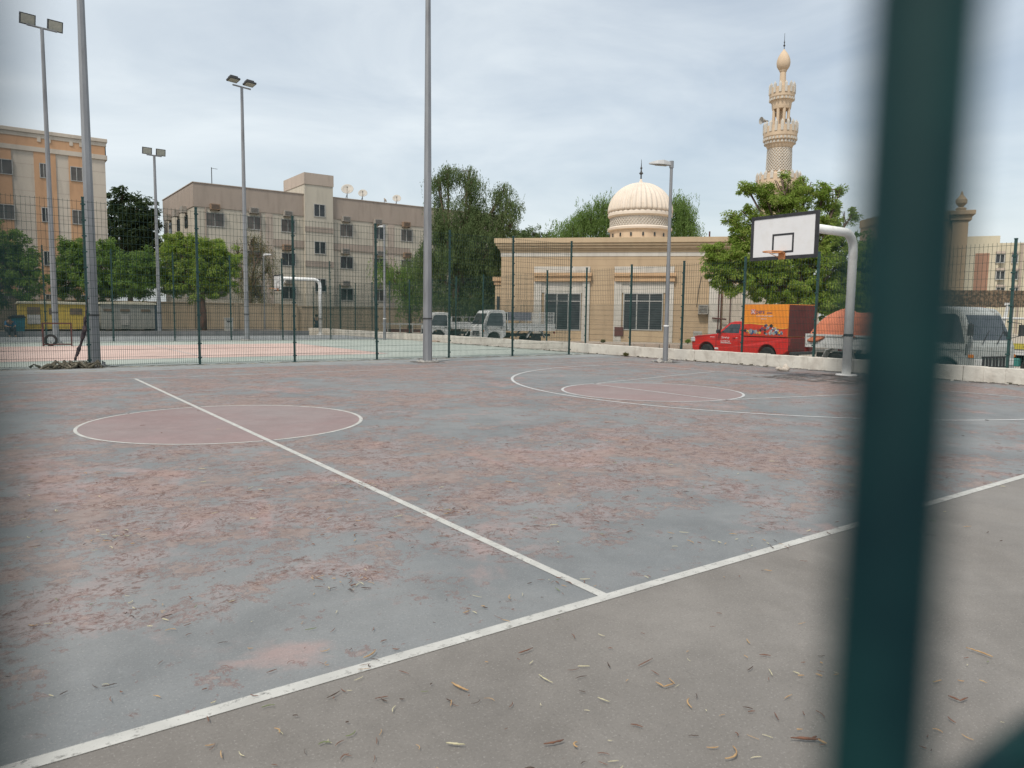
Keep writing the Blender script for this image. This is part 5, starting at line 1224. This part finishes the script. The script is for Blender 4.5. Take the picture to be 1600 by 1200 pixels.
# kerb stones in front of the mosque
m = MB(); rk = random.Random(4)
e0 = at_z(900, 543, ZG+.0); e1 = at_z(1090, 546, ZG+.0); dv = (e1-e0); L_ = dv.length; dv.normalize(); nv = Vector((-dv.y, dv.x, 0)); k = -8.
while k < L_+1:
    l = rk.uniform(.45, .8); a = e0+dv*k; M4 = Matrix.Translation((a.x, a.y, ZG)) @ Matrix.Rotation(math.atan2(dv.y, dv.x)+rk.uniform(-.05, .05), 4, 'Z'); m.box((0, 0, 0), (l-.04, .28, rk.uniform(.22, .34)), 0, M4); k += l
o = m.build('planter_edging', wall_mat('edging_stone', (.44, .35, .28), (.36, .29, .24), 2.4, .6), bevel=.02); struct(o)
# guard rail by the trucks
a = at_d(606, 507, 48); b = at_d(664, 508, 48); root = empty('guard_rail', (a.x, a.y, ROADZ), math.atan2(b.y-a.y, b.x-a.x)); tag(root, 'pale low rail on posts left of the smaller white truck', 'rail')
Lr = (b-a).length; m = MB(); m.box((-.4, -.03, 1.1), (Lr+.2, .03, 1.2)); m.build('rail', M_pale, root)
for i in range(4): m = MB(); m.box((Lr*i/3-.04, -.04, 0), (Lr*i/3+.04, .04, 1.099)); m.build('post', M_pale, root)
for za in (.3, .62): m = MB(); m.box((-.3, .05, za), (Lr+.2, .08, za+.2)); m.build('plank', M_rust, root)

# red steel frame with a tyre
p0_ = at_z(90, 541); root = empty('steel_frame', (p0_.x, p0_.y, 0), -.1); tag(root, 'rusty red box frame standing beside the far left mast', 'frame')
wF, hF, dF = .5, .96, .5
for sx in (-1, 1):
    for yy in (-.0, dF): m = MB(); m.box((sx*wF-.025, yy-.025, 0), (sx*wF+.025, yy+.025, hF-.05)); m.build('leg', M_rust, root)
m = MB()
for yy in (0, dF): m.box((-wF-.026, yy-.026, hF-.0499), (wF+.026, yy+.026, hF)); m.box((-wF+.0255, yy-.02, .05), (wF-.0255, yy+.02, .09))
for sx in (-1, 1): m.box((sx*wF-.02, .0265, hF-.045), (sx*wF+.02, dF-.0265, hF-.005)); m.box((sx*wF-.02, .0265, .05), (sx*wF+.02, dF-.0265, .09))
m.build('rail_frame', M_rust, root)
m = MB(); m.lathe([(.15, -.07), (.22, -.08), (.245, -.05), (.245, .05), (.22, .08), (.15, .07), (.165, 0), (.15, -.07)], 28, cap=False)
M4 = Matrix.Translation((p0_.x-.22, p0_.y+.2, .245)) @ Matrix.Rotation(-.1, 4, 'Z') @ Matrix.Rotation(math.pi/2-.06, 4, 'X'); m.v = [tuple(M4 @ Vector(v)) for v in m.v]
tag(m.build('tyre', M_tyre, smooth=False), 'old black tyre standing inside the rusty red frame', 'tyre')

# torn netting: hanging twist and heap at the left mast
M_rag = mat('rag_dark', (.022, .02, .024), .95, (.06, .045, .05), 7, c3=(.16, .11, .10), s3=14, f3=.4, bump=1., bscale=30)
M_rag2 = mat('rag_olive', (.13, .12, .085), .95, (.05, .045, .035), 9, c3=(.36, .32, .26), s3=11, f3=.7, bump=1., bscale=30)
pts = []; rs = []
for (px, py, r) in ((137, 462, .012), (135.5, 478, .014), (133.5, 494, .02), (133, 498, .055), (132.5, 506, .05), (131.5, 515, .075), (131, 523, .09), (128.5, 531, .05), (126.5, 538, .045), (124, 545, .07), (121, 552, .06), (118.5, 558, .045), (117, 565, .05)):
    v = at_y(px, py, 19.02); pts.append((v.x+random.uniform(-.01, .01), v.y+random.uniform(-.03, .03), v.z)); rs.append(r*.68)
P2 = []; R2 = []
for i in range(len(pts)-1):
    for t_2 in range(4):
        u = t_2/4; P2.append(tuple(np.array(pts[i])*(1-u)+np.array(pts[i+1])*u)); R2.append((rs[i]*(1-u)+rs[i+1]*u)*random.uniform(.75, 1.25))
m = MB(); m.tube(P2, R2, 9); tag(m.build('netting', M_rag, smooth=True), 'dark twisted netting hanging down the fence beside the left mast', 'netting')
m = MB(); rr_ = random.Random(8); cH = at_z(114, 571.5)
for k in range(26):
    a = rr_.uniform(-1.0, .62); y_ = rr_.uniform(-.22, .16); c = Vector((cH.x+a*.62, min(19.08, cH.y+.1+y_), 0)); pts = []; d = rr_.uniform(0, 6.28); hgt = .11*math.exp(-(a/.6)**2)
    for s_ in range(7):
        pts.append((c.x, c.y, max(.02, hgt*rr_.random()+.03+.08*math.sin(s_*1.4+k)))); d += rr_.uniform(-1.1, 1.1); c += Vector((math.cos(d)*.11, math.sin(d)*.06, 0))
    m.tube(pts, [rr_.uniform(.012, .042) for _ in pts], 7)
tag(m.build('netting_heap', M_rag2, smooth=True), 'tangled heap of olive and tan netting on the ground at the left mast', 'netting')
# crumpled white bundle
c = at_z(1226, 580); m = MB(); rr_ = random.Random(2)
prof = [(.02, .0), (.12, .0), (.15, .04), (.13, .09), (.09, .13), (.05, .19), (.03, .2)]; m.lathe(prof, 16, (0, 0, 0)); m.v = [(v[0]*(1+.25*math.sin(v[2]*30+v[1]*20)), v[1]*(.8+.2*math.sin(v[0]*40)), v[2]*(1+.15*math.sin(v[0]*25))) for v in m.v]
m.tube([(-.10, .05, .06), (-.2, .08, .075), (-.24, .09, .07)], [.055, .05, .03], 9); 
o = m.build('crumpled_bundle', mat('dirty_white_cloth', (.55, .5, .44), .9, (.38, .32, .26), 14), None, smooth=True, loc=(c.x, c.y, 0)); o.rotation_euler = (0, 0, -.3); tag(o, 'small crumpled dirty white bundle on the court near the low wall', 'bundle')

# ------------------------------------------------------------------ twigs, pods and litter
M_twig = [mat('twig_brown', (.20, .10, .065), .85, (.13, .065, .045), 30), mat('twig_tan', (.46, .31, .16), .85, (.36, .22, .11), 30), mat('twig_straw', (.55, .50, .34), .85, (.45, .42, .27), 30), mat('twig_dark', (.07, .045, .035), .85), mat('litter_leaf_green', (.16, .19, .09), .8)]
def stick(m, c, L, r, ang, bend, mi, lift=.0, seg_=6):
    pts = []; a = ang-bend/2; p = Vector((c[0]-math.cos(ang)*L/2, c[1]-math.sin(ang)*L/2, r*.8+lift)); 
    for i in range(seg_+1):
        pts.append(p.copy()); p = p+Vector((math.cos(a), math.sin(a), 0))*(L/seg_); a += bend/seg_
        p.z = r*.8+lift*(1-i/seg_)+random.uniform(0, r*.5)
    rs = [r*(.35+.75*math.sin(math.pi*(i+.6)/(seg_+1.2)))*random.uniform(.7, 1.25) for i in range(seg_+1)]
    m.tube(pts, rs, 5, mi)
# bigger ones, each a thing of its own: px, py, length px, angle in the picture (deg, y down), bend, radius, material, label
big = [(719, 1078, 30, 25, .3, .006, 1, 'broad tan strip of bark lying nearest below the corner of the white line'),
 (821, 1021, 24, -20, .2, .004, 0, 'short brown twig with dark tip right of the broad tan bark strip'),
 (1008, 1039, 26, -28, .1, .003, 0, 'straight reddish brown twig with a faint long scratch mark beside it'),
 (865, 1165, 32, -12, .35, .0055, 0, 'thick slightly curved brown twig near the bottom middle edge'),
 (904, 1171, 12, 70, 2.2, .005, 1, 'small hooked tan pod right of the thick curved brown twig'),
 (712, 1168, 30, 5, .2, .005, 2, 'pale bleached splintered twig at the bottom edge'),
 (1080, 1104, 18, 70, .9, .0045, 1, 'tan curled pod standing out on the grey paving left of the bar'),
 (1137, 1179, 26, -70, 1.6, .005, 1, 'C-shaped tan pod near the bottom edge left of the bar'),
 (1530, 1024, 44, 20, -.25, .0045, 1, 'long bright tan pod right of the blurred bar'),
 (577, 1026, 22, -35, .8, .005, 1, 'curled tan pod touching the white line at its left part'),
 (521, 1090, 24, -28, .2, .003, 3, 'thin dark stick on the grey apron just below the white line'),
 (171, 1075, 24, -12, .2, .003, 3, 'dark stick on the blue court near the bottom left'),
 (853, 1085-20, 26, 30, .3, .0035, 2, 'slim pale bent pod between two brown twigs'),
 (943, 1128-30, 20, 20, .2, .003, 2, 'small straw coloured sliver right of the slim pale pod')]
def px_len(px, py, Lp, ang):
    a = math.radians(ang); p = at_z(px-math.cos(a)*Lp/2, py-math.sin(a)*Lp/2); q = at_z(px+math.cos(a)*Lp/2, py+math.sin(a)*Lp/2); return (p+q)/2, (q-p).length, math.atan2((q-p).y, (q-p).x)
for (px, py, Lp, an, bd, r, mi, lab) in big:
    c, L_, aa = px_len(px, py, Lp, an); m = MB(); stick(m, (0, 0), L_, r*.68, aa, bd*1.3, 0, 0., 9); o = m.build('twig', M_twig[mi], None, smooth=True, loc=(c.x, c.y, .012)); tag(o, lab, 'twig', 'loose twigs and pods on the near paving')
c, L_, aa = px_len(1258, 1160, 46, 3); root = empty('forked_twig', (c.x, c.y, .012)); tag(root, 'forked reddish twig with two ends near the bottom left of the bar', 'twig', 'loose twigs and pods on the near paving')
m = MB(); stick(m, (0, 0), L_, .0045, aa, .15, 0); m.build('stem', M_twig[0], root, smooth=True)
m = MB(); stick(m, (math.cos(aa)*L_*.42, math.sin(aa)*L_*.42-.015), L_*.35, .0035, aa-.8, .1, 0); m.build('side_twig', M_twig[1], root, smooth=True)
m = MB(); stick(m, (math.cos(aa)*L_*.4, math.sin(aa)*L_*.4+.012), L_*.3, .0035, aa+.7, .1, 0); m.build('side_twig', M_twig[0], root, smooth=True)
for lab, px, py in (('V-shaped reddish twig right of the blurred bar', 1500, 1100), ('V-shaped tan twig in the grey paving below the corner of the white lines', 1037, 1078)):
    c = at_z(px, py); root = empty('forked_twig', (c.x, c.y, .012)); tag(root, lab, 'twig', 'loose twigs and pods on the near paving')
    for an, L_ in ((.5, .05), (2.2, .045)): m = MB(); stick(m, (math.cos(an-YAW)*L_*.5, math.sin(an-YAW)*L_*.5), L_, .003, an-YAW, .1, 0); m.build('branch', M_twig[0 if px == 1500 else 1], root, smooth=True)
rl = random.Random(21); m = MB()
def scatter(n, fx, fy, rmin, rmax, lmin, lmax):
    for _ in range(n):
        px, py = fx(), fy(); c = at_z(px, py)
        s_ = rl.random(); mi = 0 if s_ < .38 else 1 if s_ < .60 else 2 if s_ < .78 else 3 if s_ < .93 else 4
        stick(m, c, rl.uniform(lmin, lmax), rl.uniform(rmin, rmax), rl.uniform(0, 6.28), rl.choice([0, .4, .9, -.8, 1.8]), mi, 0., 4)
scatter(120, lambda: rl.uniform(300, 1620), lambda: rl.triangular(930, 1230, 1190), .0009, .0022, .012, .055)
scatter(110, lambda: rl.uniform(-20, 1400), lambda: rl.uniform(800, 1100), .0009, .0022, .012, .055)
scatter(210, lambda: rl.uniform(-50, 1620), lambda: rl.uniform(640, 860), .0015, .003, .02, .08)
for k in range(14):  # little drifts of litter
    px, py = rl.choice([(577, 1026), (240, 960), (320, 1092), (545, 908), (870, 913), (180, 840), (1180, 850), (90, 790), (1290, 1060), (770, 955), (905, 945), (560, 760), (700, 800), (1000, 820)]), 0
    c0 = at_z(*px)
    for _ in range(13): stick(m, (c0.x+rl.gauss(0, .10), c0.y+rl.gauss(0, .10)), rl.uniform(.015, .06), rl.uniform(.001, .0025), rl.uniform(0, 6.28), rl.uniform(-1, 1), rl.choice([0, 0, 1, 3, 2]), 0., 4)
m.v = [(v[0], v[1], v[2]+.010) for v in m.v]
o = m.build('leaf_litter', M_twig); tag(o, 'dry twigs, pods and leaf crumbs scattered over the court', 'leaf litter', kind='stuff')
# chips and small debris along the low wall
m = MB(); rl = random.Random(31)
for k in range(150):
    y_ = rl.uniform(3, 34); s_ = rl.uniform(.012, .05); x_ = 17.5-abs(rl.gauss(0, .18))-.05
    M4 = Matrix.Translation((x_, y_, s_*.3)) @ Matrix.Rotation(rl.uniform(0, 6), 4, 'Z'); m.box((-s_, -s_*.7, -s_*.3), (s_, s_*.7, s_*.5), rl.choice([0, 0, 1]), M4)
o = m.build('wall_debris', [M_conc_wall, M_rag2]); tag(o, 'chips of concrete and dirt along the foot of the low wall', 'debris', kind='stuff')
